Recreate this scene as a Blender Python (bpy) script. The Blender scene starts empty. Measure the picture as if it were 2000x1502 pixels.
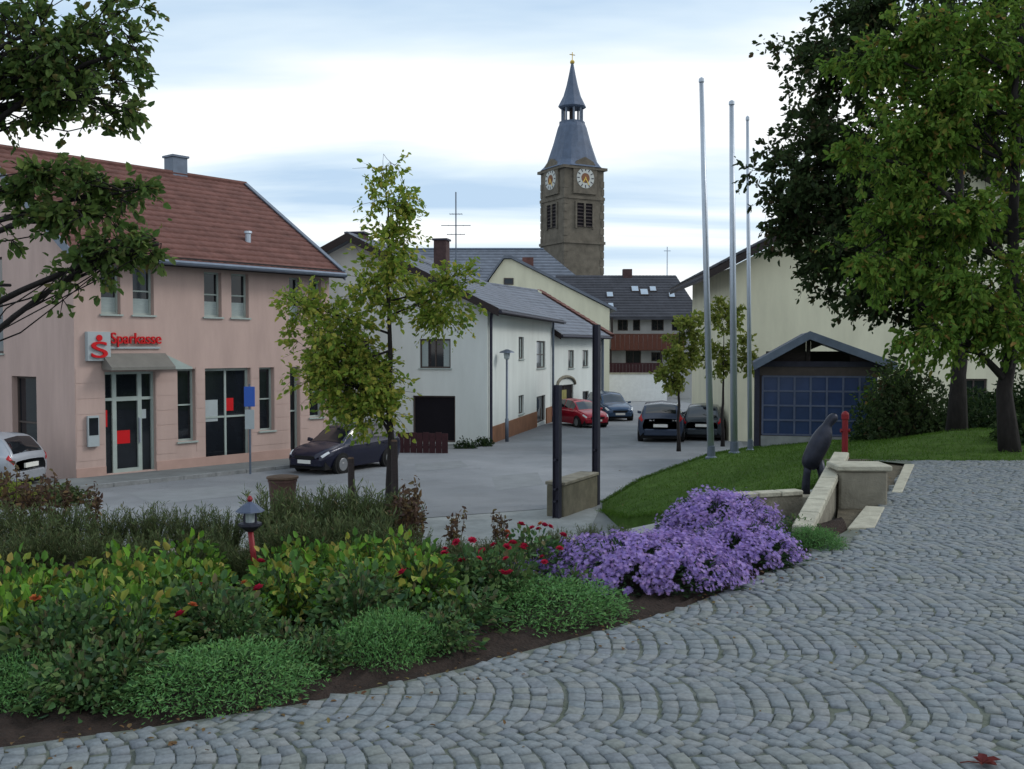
import bpy, bmesh, math, random
import numpy as np
from mathutils import Vector, Matrix
R = math.radians
random.seed(7)
rng = np.random.default_rng(11)
SC = bpy.context.scene
COL = SC.collection

# ------------------------------------------------------------------ camera
FPX, CX, CY, HOR = 1950.0, 1000.0, 751.0, 680.0      # photograph pixels (2000 x 1502)
CAMZ = 1.6
PITCH = math.atan((CY - HOR) / FPX)
cam_d = bpy.data.cameras.new('camera'); cam = bpy.data.objects.new('camera', cam_d); COL.objects.link(cam)
cam.location = (0, 0, CAMZ); cam.rotation_euler = (R(90) - PITCH, 0, 0)
cam_d.sensor_width = 36; cam_d.lens = 36 * FPX / 2000; cam_d.clip_end = 3000; cam_d.clip_start = .05
SC.camera = cam

# ------------------------------------------------------------------ sky, sun, exposure
SUN = Vector((.80, .12, .62)).normalized()
world = bpy.data.worlds.new('World'); SC.world = world; world.use_nodes = True
def make_world():
    nt = world.node_tree; nt.nodes.clear(); N = nt.nodes.new; L = nt.links.new
    out = N('ShaderNodeOutputWorld'); bg = N('ShaderNodeBackground'); bg.inputs['Strength'].default_value = .1
    sky = N('ShaderNodeTexSky'); sky.sky_type = 'NISHITA'; sky.sun_disc = False
    sky.sun_elevation = math.asin(SUN.z); sky.sun_rotation = math.atan2(SUN.x, SUN.y)
    tc = N('ShaderNodeTexCoord'); sep = N('ShaderNodeSeparateXYZ'); L(tc.outputs['Generated'], sep.inputs[0])
    ad = N('ShaderNodeMath'); ad.operation = 'MAXIMUM'; ad.inputs[1].default_value = 0; L(sep.outputs['Z'], ad.inputs[0])
    ad2 = N('ShaderNodeMath'); ad2.inputs[1].default_value = .16; L(ad.outputs[0], ad2.inputs[0])
    dx = N('ShaderNodeMath'); dx.operation = 'DIVIDE'; L(sep.outputs['X'], dx.inputs[0]); L(ad2.outputs[0], dx.inputs[1])
    dy = N('ShaderNodeMath'); dy.operation = 'DIVIDE'; L(sep.outputs['Y'], dy.inputs[0]); L(ad2.outputs[0], dy.inputs[1])
    cmb = N('ShaderNodeCombineXYZ'); L(dx.outputs[0], cmb.inputs[0]); L(dy.outputs[0], cmb.inputs[1])
    mp = N('ShaderNodeMapping'); mp.inputs['Scale'].default_value = (.5, 1.5, 1); mp.inputs['Location'].default_value = (3.1, 1.35, 0)
    mp.inputs['Rotation'].default_value = (0, 0, R(-6))
    L(cmb.outputs[0], mp.inputs[0])
    n1 = N('ShaderNodeTexNoise'); n1.inputs['Scale'].default_value = .9; n1.inputs['Detail'].default_value = 6; n1.inputs['Roughness'].default_value = .5
    n1.inputs['Distortion'].default_value = .35
    L(mp.outputs[0], n1.inputs['Vector'])
    r1 = N('ShaderNodeValToRGB'); cr = r1.color_ramp
    cr.elements[0].position = .38; cr.elements[0].color = (6.2, 8.2, 10.5, 1)
    cr.elements[1].position = .58; cr.elements[1].color = (13.0, 13.2, 13.2, 1)
    e = cr.elements.new(.475); e.color = (9.0, 10.6, 11.9, 1)
    L(n1.outputs['Fac'], r1.inputs[0])
    mix = N('ShaderNodeMixRGB'); mix.inputs[0].default_value = .9
    L(sky.outputs[0], mix.inputs[1]); L(r1.outputs[0], mix.inputs[2])
    L(mix.outputs[0], bg.inputs['Color']); L(bg.outputs[0], out.inputs[0])
make_world()
sd = bpy.data.lights.new('sun', 'SUN'); sd.energy = 1.3; sd.angle = R(16); sd.color = (1, .96, .9)
so = bpy.data.objects.new('sun', sd); COL.objects.link(so); so.rotation_euler = SUN.to_track_quat('Z', 'Y').to_euler(); so.location = (30, 5, 40)
SC.view_settings.view_transform = 'Standard'; SC.view_settings.look = 'None'
SC.view_settings.exposure = -.12; SC.view_settings.gamma = 1

# ------------------------------------------------------------------ world positions
def ray(px, py):
    c, s = math.cos(PITCH), math.sin(PITCH); u = CY - py
    return Vector((px - CX, FPX * c + u * s, -FPX * s + u * c))
def at(px, py, Y):
    r = ray(px, py); return Vector((0, 0, CAMZ)) + r * (Y / r.y)
def gp(px, py, z=0.0):
    r = ray(px, py); return Vector((0, 0, CAMZ)) + r * ((z - CAMZ) / r.z)
def zst(Y): return -1.95 - .012 * (Y - 26)
def gs(px, py):                      # point on the street plane
    r = ray(px, py); t = (-1.95 + .312 - CAMZ) / (r.z + .012 * r.y); return Vector((0, 0, CAMZ)) + r * t

# ------------------------------------------------------------------ materials
def nodes(m): return m.node_tree.nodes, m.node_tree.links
def mat(name, col, rough=.8, metal=0, var=.25, vscale=3., bump=0, bscale=40., col2=None, spec=.3, detail=5, stretch=None):
    m = bpy.data.materials.new(name); m.use_nodes = True; n, l = nodes(m)
    b = n['Principled BSDF']; b.inputs['Roughness'].default_value = rough; b.inputs['Metallic'].default_value = metal
    b.inputs['Specular IOR Level'].default_value = spec
    tc = n.new('ShaderNodeTexCoord'); vec = tc.outputs['Object']
    if stretch:
        mp = n.new('ShaderNodeMapping'); mp.inputs['Scale'].default_value = stretch; l.new(vec, mp.inputs[0]); vec = mp.outputs[0]
    nz = n.new('ShaderNodeTexNoise'); nz.inputs['Scale'].default_value = vscale; nz.inputs['Detail'].default_value = detail
    nz.inputs['Roughness'].default_value = .65; l.new(vec, nz.inputs['Vector'])
    r = n.new('ShaderNodeValToRGB'); r.color_ramp.elements[0].position = .3; r.color_ramp.elements[1].position = .72
    c2 = col2 if col2 else tuple(c * (1 - var) for c in col)
    c1 = col if col2 else tuple(min(1, c * (1 + var * .6)) for c in col)
    r.color_ramp.elements[0].color = (*c2, 1); r.color_ramp.elements[1].color = (*c1, 1)
    l.new(nz.outputs['Fac'], r.inputs[0]); l.new(r.outputs[0], b.inputs['Base Color'])
    if bump:
        nb = n.new('ShaderNodeTexNoise'); nb.inputs['Scale'].default_value = bscale; nb.inputs['Detail'].default_value = 4; l.new(vec, nb.inputs['Vector'])
        bp = n.new('ShaderNodeBump'); bp.inputs['Strength'].default_value = bump; bp.inputs['Distance'].default_value = .02
        l.new(nb.outputs['Fac'], bp.inputs['Height']); l.new(bp.outputs[0], b.inputs['Normal'])
    return m
def ramp_mat(name, cols, rough=.6, trans=0., objrand=False, spec=.25, bump=0, bscale=60):
    """colour picked per leaf / per stone from a ramp"""
    m = bpy.data.materials.new(name); m.use_nodes = True; n, l = nodes(m)
    b = n['Principled BSDF']; b.inputs['Roughness'].default_value = rough; b.inputs['Specular IOR Level'].default_value = spec
    g = n.new('ShaderNodeNewGeometry'); v = g.outputs['Random Per Island']
    oi = n.new('ShaderNodeObjectInfo'); a = n.new('ShaderNodeMath'); l.new(v, a.inputs[0]); l.new(oi.outputs['Random'], a.inputs[1])
    f = n.new('ShaderNodeMath'); f.operation = 'FRACT'; l.new(a.outputs[0], f.inputs[0]); v = f.outputs[0]
    r = n.new('ShaderNodeValToRGB'); cr = r.color_ramp
    while len(cr.elements) < len(cols): cr.elements.new(.5)
    for i, c in enumerate(cols): cr.elements[i].position = i / max(1, len(cols) - 1); cr.elements[i].color = (*c, 1)
    l.new(v, r.inputs[0]); colout = r.outputs[0]
    if bump:
        tc = n.new('ShaderNodeTexCoord')
        nz = n.new('ShaderNodeTexNoise'); nz.inputs['Scale'].default_value = bscale; nz.inputs['Detail'].default_value = 4; l.new(tc.outputs['Object'], nz.inputs['Vector'])
        bp = n.new('ShaderNodeBump'); bp.inputs['Strength'].default_value = bump; bp.inputs['Distance'].default_value = .01
        l.new(nz.outputs['Fac'], bp.inputs['Height']); l.new(bp.outputs[0], b.inputs['Normal'])
        mx = n.new('ShaderNodeMixRGB'); mx.blend_type = 'MULTIPLY'; mx.inputs[0].default_value = .5
        r2 = n.new('ShaderNodeValToRGB'); r2.color_ramp.elements[0].position = .3; r2.color_ramp.elements[0].color = (.45, .45, .45, 1)
        r2.color_ramp.elements[1].position = .65
        l.new(nz.outputs['Fac'], r2.inputs[0]); l.new(colout, mx.inputs[1]); l.new(r2.outputs[0], mx.inputs[2]); colout = mx.outputs[0]
    l.new(colout, b.inputs['Base Color'])
    if trans:
        t = n.new('ShaderNodeBsdfTranslucent'); l.new(colout, t.inputs['Color'])
        ms = n.new('ShaderNodeMixShader'); ms.inputs[0].default_value = trans
        l.new(b.outputs[0], ms.inputs[1]); l.new(t.outputs[0], ms.inputs[2]); l.new(ms.outputs[0], n['Material Output'].inputs['Surface'])
    return m
def glass_mat(name, col=(.012, .015, .02), rough=.04):
    m = mat(name, col, rough, var=.3, vscale=.8, spec=.5); return m

M = {}
M['pink'] = mat('pink_render', (.465, .345, .31), .9, var=.14, vscale=1.6, bump=.12, bscale=60, stretch=(1, 1, .22), detail=8)
M['pinkbase'] = mat('pink_plinth', (.43, .29, .25), .9, var=.15, vscale=1.2, bump=.12)
M['white'] = mat('white_render', (.63, .675, .66), .9, var=.10, vscale=1.1, bump=.1, bscale=50, stretch=(1, 1, .25), detail=8)
M['cream'] = mat('cream_render', (.66, .64, .49), .9, var=.13, vscale=1.2, bump=.1, bscale=50, stretch=(1, 1, .25), detail=8)
M['whiteplain'] = mat('white_paint', (.74, .76, .76), .6, var=.1)
M['frame'] = mat('window_frame_grey', (.34, .40, .38), .5, var=.12)
M['frame_dark'] = mat('window_frame_brown', (.07, .055, .05), .6)
M['glass'] = glass_mat('dark_glass')
M['curtain'] = mat('blind_fabric', (.32, .38, .38), .9, var=.2, vscale=8, stretch=(1, 1, 12))
M['redtile'] = mat('red_clay_tile', (.145, .068, .058), .9, var=.35, vscale=2.2, bump=.3, bscale=25)
M['greytile'] = mat('blue_grey_tile', (.145, .165, .205), .75, var=.25, vscale=1.2, bump=.3, bscale=20)
M['darktile'] = mat('dark_slate', (.052, .055, .068), .75, var=.3, vscale=1.2, bump=.3, bscale=20)
M['slate'] = mat('church_slate', (.085, .115, .175), .6, var=.22, vscale=1.5, bump=.3, bscale=6)
M['metal_grey'] = mat('zinc_sheet', (.13, .16, .21), .45, metal=.4, var=.2)
M['darkwood'] = mat('dark_stained_wood', (.030, .022, .022), .7, var=.4, vscale=6, bump=.3, stretch=(1, 1, 8))
M['redwood'] = mat('red_brown_wood', (.105, .036, .024), .7, var=.35, vscale=6, bump=.3)
M['maroon'] = mat('maroon_wood', (.045, .014, .018), .7, var=.3, vscale=6)
M['stone_tower'] = mat('granite_ashlar', (.14, .123, .098), .9, var=.35, vscale=1.1, bump=.4, bscale=4)
M['stone'] = mat('weathered_stone', (.21, .195, .155), .9, var=.35, vscale=4, bump=.5, bscale=30)
M['coping'] = mat('pale_stone_coping', (.37, .355, .285), .85, var=.3, vscale=6, bump=.4, bscale=40)
M['canopy'] = mat('canopy_sheet', (.17, .165, .15), .5, var=.15)
M['concrete'] = mat('stained_concrete', (.145, .135, .10), .9, var=.35, vscale=3, bump=.4)
M['asphalt'] = mat('worn_asphalt', (.26, .27, .285), .9, var=.0, vscale=.35, bump=.5, bscale=60, col2=(.195, .208, .225), detail=9)
M['patch'] = mat('asphalt_repair', (.20, .212, .222), .9, var=.15, vscale=2, bump=.4, bscale=70)
M['pave'] = mat('pavement_slab', (.155, .168, .17), .9, var=.25, vscale=1.2, bump=.3)
M['pathpave'] = mat('path_paving', (.25, .265, .262), .9, var=.25, vscale=2.5, bump=.4, bscale=25)
M['kerb'] = mat('kerb_granite', (.22, .23, .235), .9, var=.3, vscale=5, bump=.3)
M['soil'] = mat('dark_soil', (.030, .020, .016), 1, var=.5, vscale=12, bump=1, bscale=45)
M['joint'] = mat('sandy_joint', (.125, .138, .13), 1, col2=(.085, .10, .072), vscale=4, bump=.6)
M['lawn'] = mat('lawn_soil', (.055, .10, .022), 1, spec=.05, var=.4, vscale=3, bump=.6)
M['steel'] = mat('dark_steel', (.035, .035, .055), .55, metal=.3, var=.3)
M['alu'] = mat('flagpole_aluminium', (.42, .47, .54), .38, metal=.55, var=.12, vscale=2)
M['bronze'] = mat('dark_bronze', (.026, .029, .042), .42, metal=.6, var=.4, vscale=7, bump=.25, bscale=14)
M['redpaint'] = mat('red_paint', (.20, .009, .015), .45, var=.25)
M['signred'] = mat('sign_red', (.52, .006, .010), .4, var=.08)
M['signblue'] = mat('sign_blue', (.03, .10, .42), .4, var=.05)
M['signgrey'] = mat('sign_panel_grey', (.36, .41, .43), .5, var=.08)
M['brownplast'] = mat('brown_bin', (.075, .038, .032), .6, var=.25)
M['bark'] = mat('tree_bark', (.055, .045, .038), .95, var=.45, vscale=9, bump=.9, bscale=18, stretch=(1, 1, .35))
M['barkdark'] = mat('dark_bark', (.028, .024, .024), .95, var=.45, vscale=9, bump=.9, bscale=18, stretch=(1, 1, .35))
M['stem'] = mat('green_stem', (.05, .065, .025), .8, var=.3)
M['drystem'] = mat('dry_stem', (.10, .065, .045), .9, var=.4)
M['plinth'] = mat('terracotta_plinth', (.21, .10, .055), .9, var=.25, vscale=2, bump=.3)
M['gold'] = mat('gilded', (.6, .42, .1), .35, metal=.8, var=.1)
M['clock'] = mat('clock_white', (.46, .48, .46), .6, var=.06)
M['bluepane'] = mat('blue_glazed_pane', (.03, .05, .125), .2, var=.25, vscale=1.5, spec=.5)
M['black'] = mat('painted_dark', (.006, .005, .009), .9, var=.2)  # flat black painted in for the dark insides of garage, doorway and belfry
M['rubber'] = mat('tyre_rubber', (.012, .012, .013), .85, var=.2)
M['rim'] = mat('wheel_rim', (.35, .36, .38), .35, metal=.8, var=.1)
M['carglass'] = mat('car_glass', (.01, .012, .016), .03, var=.2, spec=1.0)
M['tail'] = mat('tail_light', (.35, .008, .012), .25, var=.1)
M['headl'] = mat('head_light', (.55, .58, .6), .12, var=.1, spec=.6)
M['plate'] = mat('number_plate', (.7, .7, .66), .5, var=.03)
M['brick'] = mat('chimney_brick', (.075, .045, .045), .9, var=.35, vscale=6, bump=.4)
M['cobble'] = ramp_mat('granite_cobble', [(.155, .175, .188), (.185, .208, .222), (.165, .192, .212), (.205, .218, .222), (.178, .196, .188), (.16, .18, .205), (.19, .212, .228)], .8, bump=.45, bscale=38)
def asphalt():
    m = M['asphalt']; n, l = nodes(m); b = n['Principled BSDF']; src = b.inputs['Base Color'].links[0].from_socket; tc = n.new('ShaderNodeTexCoord')
    wn = n.new('ShaderNodeTexNoise'); wn.inputs['Scale'].default_value = .8; wn.inputs['Detail'].default_value = 5; l.new(tc.outputs['Object'], wn.inputs['Vector']); wp = n.new('ShaderNodeVectorMath'); wp.operation = 'MULTIPLY_ADD'; wp.inputs[1].default_value = (3.5, 3.5, 3.5); l.new(wn.outputs['Color'], wp.inputs[0]); l.new(tc.outputs['Object'], wp.inputs[2])
    def chain(scale, p0, p1, c0, c1, typ='NOISE', feat=None):
        t = n.new('ShaderNodeTexNoise' if typ == 'NOISE' else 'ShaderNodeTexVoronoi'); t.inputs['Scale'].default_value = scale; l.new(tc.outputs['Object'] if typ == 'NOISE' else wp.outputs[0], t.inputs['Vector'])
        if feat: t.feature = feat
        r = n.new('ShaderNodeValToRGB'); r.color_ramp.elements[0].position = p0; r.color_ramp.elements[1].position = p1; r.color_ramp.elements[0].color = (*[c0] * 3, 1); r.color_ramp.elements[1].color = (*[c1] * 3, 1)
        l.new(t.outputs[0] if typ == 'NOISE' else t.outputs['Distance'], r.inputs[0]); return r.outputs[0]
    for sk in (chain(90, .35, .7, .78, 1.12), chain(.12, .4, .6, .86, 1.08), chain(.9, .45, .55, .95, 1.03), chain(.16, 0, .008, .84, 1.0, 'V', 'DISTANCE_TO_EDGE')):
        x = n.new('ShaderNodeMixRGB'); x.blend_type = 'MULTIPLY'; x.inputs[0].default_value = 1; l.new(src, x.inputs[1]); l.new(sk, x.inputs[2]); src = x.outputs[0]
    l.new(src, b.inputs['Base Color'])
asphalt()
# foliage
LEAF_GAIN = dict(leaf_near=3.0, leaf_young=3.1, leaf_dark=2.0, leaf_mid=2.9, leaf_shrub=1.6, leaf_yellow=2.4, leaf_bright=1.75, leaf_rose=2.3, leaf_cushion=2.0, leaf_feather=2.2, leaf_aster=1.5, leaf_brown=1.5, grass_blade=1.0, petal_aster=1.4)
def leafm(name, cols, tr=.25, rough=.7):
    k = LEAF_GAIN.get(name, 1.); bed = name in ('leaf_bright', 'leaf_rose', 'leaf_cushion', 'leaf_feather', 'leaf_aster'); M[name] = ramp_mat(name, [tuple(c * k for c in q) for q in cols], rough, .16 if bed else min(.48, tr + .14), spec=.08)
leafm('leaf_near', [(.022, .040, .012), (.030, .055, .014), (.040, .062, .016), (.05, .068, .018), (.026, .046, .018), (.034, .056, .016), (.03, .05, .014), (.044, .06, .018), (.026, .046, .014), (.07, .056, .022)])
leafm('leaf_young', [(.070, .098, .014), (.050, .082, .013), (.105, .12, .020), (.035, .066, .013), (.15, .135, .028), (.058, .09, .02)], .3)
leafm('leaf_dark', [(.014, .024, .011), (.020, .033, .012), (.026, .042, .014), (.018, .026, .014), (.030, .044, .016), (.016, .028, .012), (.024, .038, .014), (.020, .034, .012), (.04, .028, .016)], .2)
leafm('leaf_mid', [(.026, .056, .010), (.040, .076, .012), (.032, .066, .012), (.056, .088, .013), (.036, .068, .012), (.066, .094, .014), (.026, .052, .010), (.046, .08, .014), (.038, .07, .012), (.072, .088, .018), (.03, .06, .012), (.05, .082, .014), (.034, .064, .011), (.06, .09, .015), (.10, .06, .02)], .28)
leafm('leaf_shrub', [(.010, .020, .009), (.014, .028, .011), (.020, .036, .012), (.028, .045, .014)], .15)
leafm('leaf_yellow', [(.085, .10, .018), (.06, .085, .016), (.12, .125, .03), (.05, .07, .02)], .3)
leafm('leaf_bright', [(.03, .085, .012), (.07, .15, .016), (.022, .05, .014), (.10, .17, .022), (.04, .085, .025), (.025, .06, .014), (.13, .13, .022), (.035, .085, .02), (.06, .13, .02), (.2, .16, .045)], .3)
leafm('leaf_rose', [(.018, .042, .016), (.026, .056, .02), (.035, .065, .022), (.05, .075, .024), (.022, .045, .026), (.06, .05, .025)], .2)
leafm('leaf_cushion', [(.045, .105, .036), (.052, .125, .038), (.036, .085, .030), (.072, .13, .045), (.045, .11, .026), (.06, .115, .05)], .2)
leafm('leaf_feather', [(.030, .045, .016), (.042, .058, .022), (.024, .036, .016), (.055, .065, .028), (.04, .06, .03), (.06, .05, .025)], .2)
leafm('leaf_aster', [(.02, .04, .018), (.03, .055, .022), (.016, .03, .02)], .15)
leafm('petal_aster', [(.22, .155, .40), (.28, .205, .45), (.17, .12, .34), (.36, .26, .48), (.23, .18, .42), (.33, .21, .42), (.12, .085, .27)], .2)
leafm('petal_red', [(.38, .012, .045), (.46, .025, .07), (.30, .010, .03)], .15)
leafm('petal_orange', [(.50, .16, .05), (.42, .1, .05)], .15)
leafm('leaf_fallen', [(.10, .02, .022), (.13, .03, .02)], .1)
leafm('leaf_litter', [(.16, .11, .05), (.12, .06, .035), (.18, .15, .06)], .1)
leafm('leaf_brown', [(.10, .065, .03), (.07, .045, .03), (.05, .032, .03), (.09, .075, .035)], .15)
leafm('grass_blade', [(.055, .125, .018), (.075, .145, .022), (.045, .10, .016), (.09, .145, .03)], .25)
leafm('grass_dry', [(.045, .085, .02), (.09, .085, .03), (.06, .09, .025)], .25)

# ------------------------------------------------------------------ mesh helpers
def link(name, me, m=None, parent=None, loc=None):
    o = bpy.data.objects.new(name, me); COL.objects.link(o)
    if m is not None and me is not None and not me.materials: me.materials.append(m if not isinstance(m, str) else M[m])
    if parent is not None: o.parent = parent
    if loc is not None: o.location = loc
    return o
def tag(o, label=None, cat=None, group=None, kind=None):
    if label: o['label'] = label
    if cat: o['category'] = cat
    if group: o['group'] = group
    if kind: o['kind'] = kind
    return o
def thing(name, label, cat, loc=(0, 0, 0), rz=0, group=None):
    o = bpy.data.objects.new(name, None); COL.objects.link(o); o.location = loc; o.rotation_euler = (0, 0, rz); o.empty_display_size = .2
    return tag(o, label, cat, group)
def copy_tree(o, parent=None):
    c = o.copy(); COL.objects.link(c)
    if parent is not None: c.parent = parent
    for ch in list(o.children): copy_tree(ch, c)
    return c
def np_mesh(name, V, F, smooth=False):
    """V (n,3), F (m,k) one polygon size"""
    me = bpy.data.meshes.new(name); V = np.asarray(V, dtype=np.float32); F = np.asarray(F, dtype=np.int32)
    m, k = F.shape
    me.vertices.add(len(V)); me.vertices.foreach_set('co', V.ravel())
    me.loops.add(m * k); me.loops.foreach_set('vertex_index', F.ravel())
    me.polygons.add(m); me.polygons.foreach_set('loop_start', np.arange(m, dtype=np.int32) * k)
    me.polygons.foreach_set('loop_total', np.full(m, k, dtype=np.int32))
    me.update(calc_edges=True); me.validate()
    if smooth: me.polygons.foreach_set('use_smooth', np.ones(m, dtype=bool))
    return me
class MB:
    def __init__(s): s.v = []; s.f = []
    def pts(s, ps, faces):
        b = len(s.v); s.v += [tuple(p) for p in ps]; s.f += [tuple(b + i for i in f) for f in faces]; return s
    def box(s, x0, x1, y0, y1, z0, z1):
        return s.hexa([(x0, y0, z0), (x1, y0, z0), (x1, y1, z0), (x0, y1, z0), (x0, y0, z1), (x1, y0, z1), (x1, y1, z1), (x0, y1, z1)])
    def hexa(s, p): return s.pts(p, [(0, 3, 2, 1), (4, 5, 6, 7), (0, 1, 5, 4), (1, 2, 6, 5), (2, 3, 7, 6), (3, 0, 4, 7)])
    def slab(s, poly, off):             # polygon (3D points) extruded by vector off
        n = len(poly); a = [Vector(p) for p in poly]; b = [p + Vector(off) for p in a]
        return s.pts(a + b, [tuple(range(n)), tuple(reversed(range(n, 2 * n)))] + [(i, i + n, (i + 1) % n + n, (i + 1) % n) for i in range(n)])
    def tube(s, path, rad, seg=7, cap=True):
        path = [Vector(p) for p in path]; n = len(path)
        if not hasattr(rad, '__len__'): rad = [rad] * n
        rings = []; up = Vector((.31, .17, .93))
        for i, p in enumerate(path):
            t = (path[min(i + 1, n - 1)] - path[max(i - 1, 0)])
            if t.length < 1e-9: t = Vector((0, 0, 1))
            t.normalize(); a = t.cross(up)
            if a.length < 1e-3: a = t.cross(Vector((1, 0, 0)))
            a.normalize(); b = t.cross(a)
            rings.append([p + (a * math.cos(2 * math.pi * k / seg) + b * math.sin(2 * math.pi * k / seg)) * rad[i] for k in range(seg)])
        ps = [q for r in rings for q in r]; fs = []
        for i in range(n - 1):
            for k in range(seg):
                k2 = (k + 1) % seg; fs.append((i * seg + k, i * seg + k2, (i + 1) * seg + k2, (i + 1) * seg + k))
        if cap: fs += [tuple(range(seg)), tuple(reversed(range((n - 1) * seg, n * seg)))]
        return s.pts(ps, fs)
    def lathe(s, prof, seg=16, c=(0, 0, 0), axis='z', rot=0, sq=None):
        ps = []; fs = []; n = len(prof)
        for r, h in prof:
            for k in range(seg):
                a = 2 * math.pi * k / seg + rot; x, y = r * math.cos(a), r * math.sin(a)
                p = (x, y, h) if axis == 'z' else ((h, x, y) if axis == 'x' else (x, h, y))
                ps.append((p[0] + c[0], p[1] + c[1], p[2] + c[2]))
        for i in range(n - 1):
            for k in range(seg):
                k2 = (k + 1) % seg; fs.append((i * seg + k, i * seg + k2, (i + 1) * seg + k2, (i + 1) * seg + k))
        fs += [tuple(reversed(range(seg))), tuple(range((n - 1) * seg, n * seg))]
        return s.pts(ps, fs)
    def mesh(s, name, smooth=False, bevel=0):
        me = bpy.data.meshes.new(name); me.from_pydata(s.v, [], s.f); me.update()
        bm = bmesh.new(); bm.from_mesh(me)
        bmesh.ops.recalc_face_normals(bm, faces=bm.faces)
        if bevel: bmesh.ops.bevel(bm, geom=list(bm.edges), offset=bevel, segments=1, affect='EDGES', clamp_overlap=True)
        bm.to_mesh(me); bm.free()
        if smooth:
            for p in me.polygons: p.use_smooth = True
        return me
    def build(s, name, m, parent=None, smooth=False, bevel=0, loc=None): return link(name, s.mesh(name, smooth, bevel), m, parent, loc)
class Plane:
    """wall plane: u along the wall, v up, w outward"""
    def __init__(s, o, ux, n): s.o = Vector(o); s.ux = Vector(ux).normalized(); s.n = Vector(n).normalized()
    def p(s, u, v, w=0): return s.o + s.ux * u + Vector((0, 0, v)) + s.n * w
    def box(s, mb, u0, u1, v0, v1, w0, w1):
        return mb.hexa([s.p(u0, v0, w0), s.p(u1, v0, w0), s.p(u1, v0, w1), s.p(u0, v0, w1), s.p(u0, v1, w0), s.p(u1, v1, w0), s.p(u1, v1, w1), s.p(u0, v1, w1)])
def facade(mb, P, u0, u1, v0, v1, ops, depth=.16):
    us = sorted({u0, u1, *[o[0] for o in ops], *[o[1] for o in ops]}); vs = sorted({v0, v1, *[o[2] for o in ops], *[o[3] for o in ops]})
    us = [u for u in us if u0 <= u <= u1]; vs = [v for v in vs if v0 <= v <= v1]
    for a, b in zip(us, us[1:]):
        for c, d in zip(vs, vs[1:]):
            mu, mv = (a + b) / 2, (c + d) / 2
            if any(o[0] < mu < o[1] and o[2] < mv < o[3] for o in ops): continue
            mb.pts([P.p(a, c), P.p(b, c), P.p(b, d), P.p(a, d)], [(0, 1, 2, 3)])
    for a, b, c, d in ops:
        q = [(a, c), (b, c), (b, d), (a, d)]
        for i in range(4):
            s, t = q[i], q[(i + 1) % 4]
            mb.pts([P.p(*s), P.p(*t), P.p(*t, -depth), P.p(*s, -depth)], [(0, 1, 2, 3)])
def window(P, o, parent, fm='frame', cols=1, rows=1, fw=.07, depth=.16, name='window', sill=True, blind=0, gm='glass', curtains=False):
    a, b, c, d = o
    mb = MB(); w0, w1 = -depth, -depth + .06
    P.box(mb, a, a + fw, c, d, w0, w1); P.box(mb, b - fw, b, c, d, w0, w1)
    P.box(mb, a + fw, b - fw, c, c + fw, w0, w1 - .002); P.box(mb, a + fw, b - fw, d - fw, d, w0, w1 - .002)
    iu, iv = (b - a - 2 * fw) / cols, (d - c - 2 * fw) / rows
    for i in range(1, cols): x = a + fw + iu * i; P.box(mb, x - fw * .4, x + fw * .4, c + fw, d - fw, w0, w1 - .004)
    for i in range(1, rows): z = c + fw + iv * i; P.box(mb, a + fw, b - fw, z - fw * .35, z + fw * .35, w0, w1 - .006)
    wo = mb.build(name, fm, parent)
    for i in range(cols):
        for j in range(rows):
            g = MB(); x, z = a + fw + iu * i, c + fw + iv * j
            P.box(g, x, x + iu, z, z + iv, w0 + .004, w0 + .02); g.build('pane', gm, wo)
    if blind:
        g = MB(); P.box(g, a + fw, b - fw, c + fw, c + fw + (d - c) * blind, w0 + .022, w0 + .028); g.build('blind', 'curtain', wo)
    if curtains:
        for x0, x1 in ((a + fw, a + fw + (b - a) * .2), (b - fw - (b - a) * .2, b - fw)): g = MB(); P.box(g, x0, x1, c + fw, d - fw, w0 + .022, w0 + .028); g.build('curtain', 'curtain', wo)
    if sill:
        g = MB(); P.box(g, a - .05, b + .05, c - .05, c - .003, -depth + .05, .06); g.build('sill', 'frame', wo)
    return wo
def roof_tiles(p0, p1, q0, q1, name, m, parent, course=.34, tile=.24, amp=.018, lift=.03, seg=4):
    """p0-p1 eave, q0-q1 ridge (3D); returns a part of overlapping wavy courses"""
    p0, p1, q0, q1 = map(lambda v: np.array(v, float), (p0, p1, q0, q1))
    n = np.cross(p1 - p0, q0 - p0); n /= np.linalg.norm(n); n *= 1 if n[2] > 0 else -1
    Ls = np.linalg.norm((q0 + q1) / 2 - (p0 + p1) / 2); W = max(np.linalg.norm(p1 - p0), np.linalg.norm(q1 - q0))
    nc = max(2, int(Ls / course)); nt = max(2, int(W / tile)); nu = nt * seg
    V = []; F = []
    u = np.linspace(0, 1, nu + 1)[:, None]; wave = (amp * np.abs(np.sin(np.pi * np.arange(nu + 1) / seg)))[:, None]
    jit = np.repeat(rng.normal(0, .004, (nt + 1)), seg)[:nu + 1][:, None]
    for k in range(nc):
        for j, (t, l) in enumerate(((k / nc, 0.0), (k / nc, lift), ((k + 1) / nc, .0))):
            a = p0 + (q0 - p0) * t; b = p1 + (q1 - p1) * t
            V.append(a + (b - a) * u + n * (l + (wave + (jit if j == 1 else 0)) * (1 if j else 1)))
    V = np.concatenate(V); s = nu + 1; i = np.arange(nu)
    for k in range(nc * 3 - 1):
        F.append(np.stack([k * s + i, k * s + i + 1, (k + 1) * s + i + 1, (k + 1) * s + i], 1))
    o = link(name, np_mesh(name, V, np.concatenate(F)), m, parent); o['kind'] = 'stuff'; return o

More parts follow.
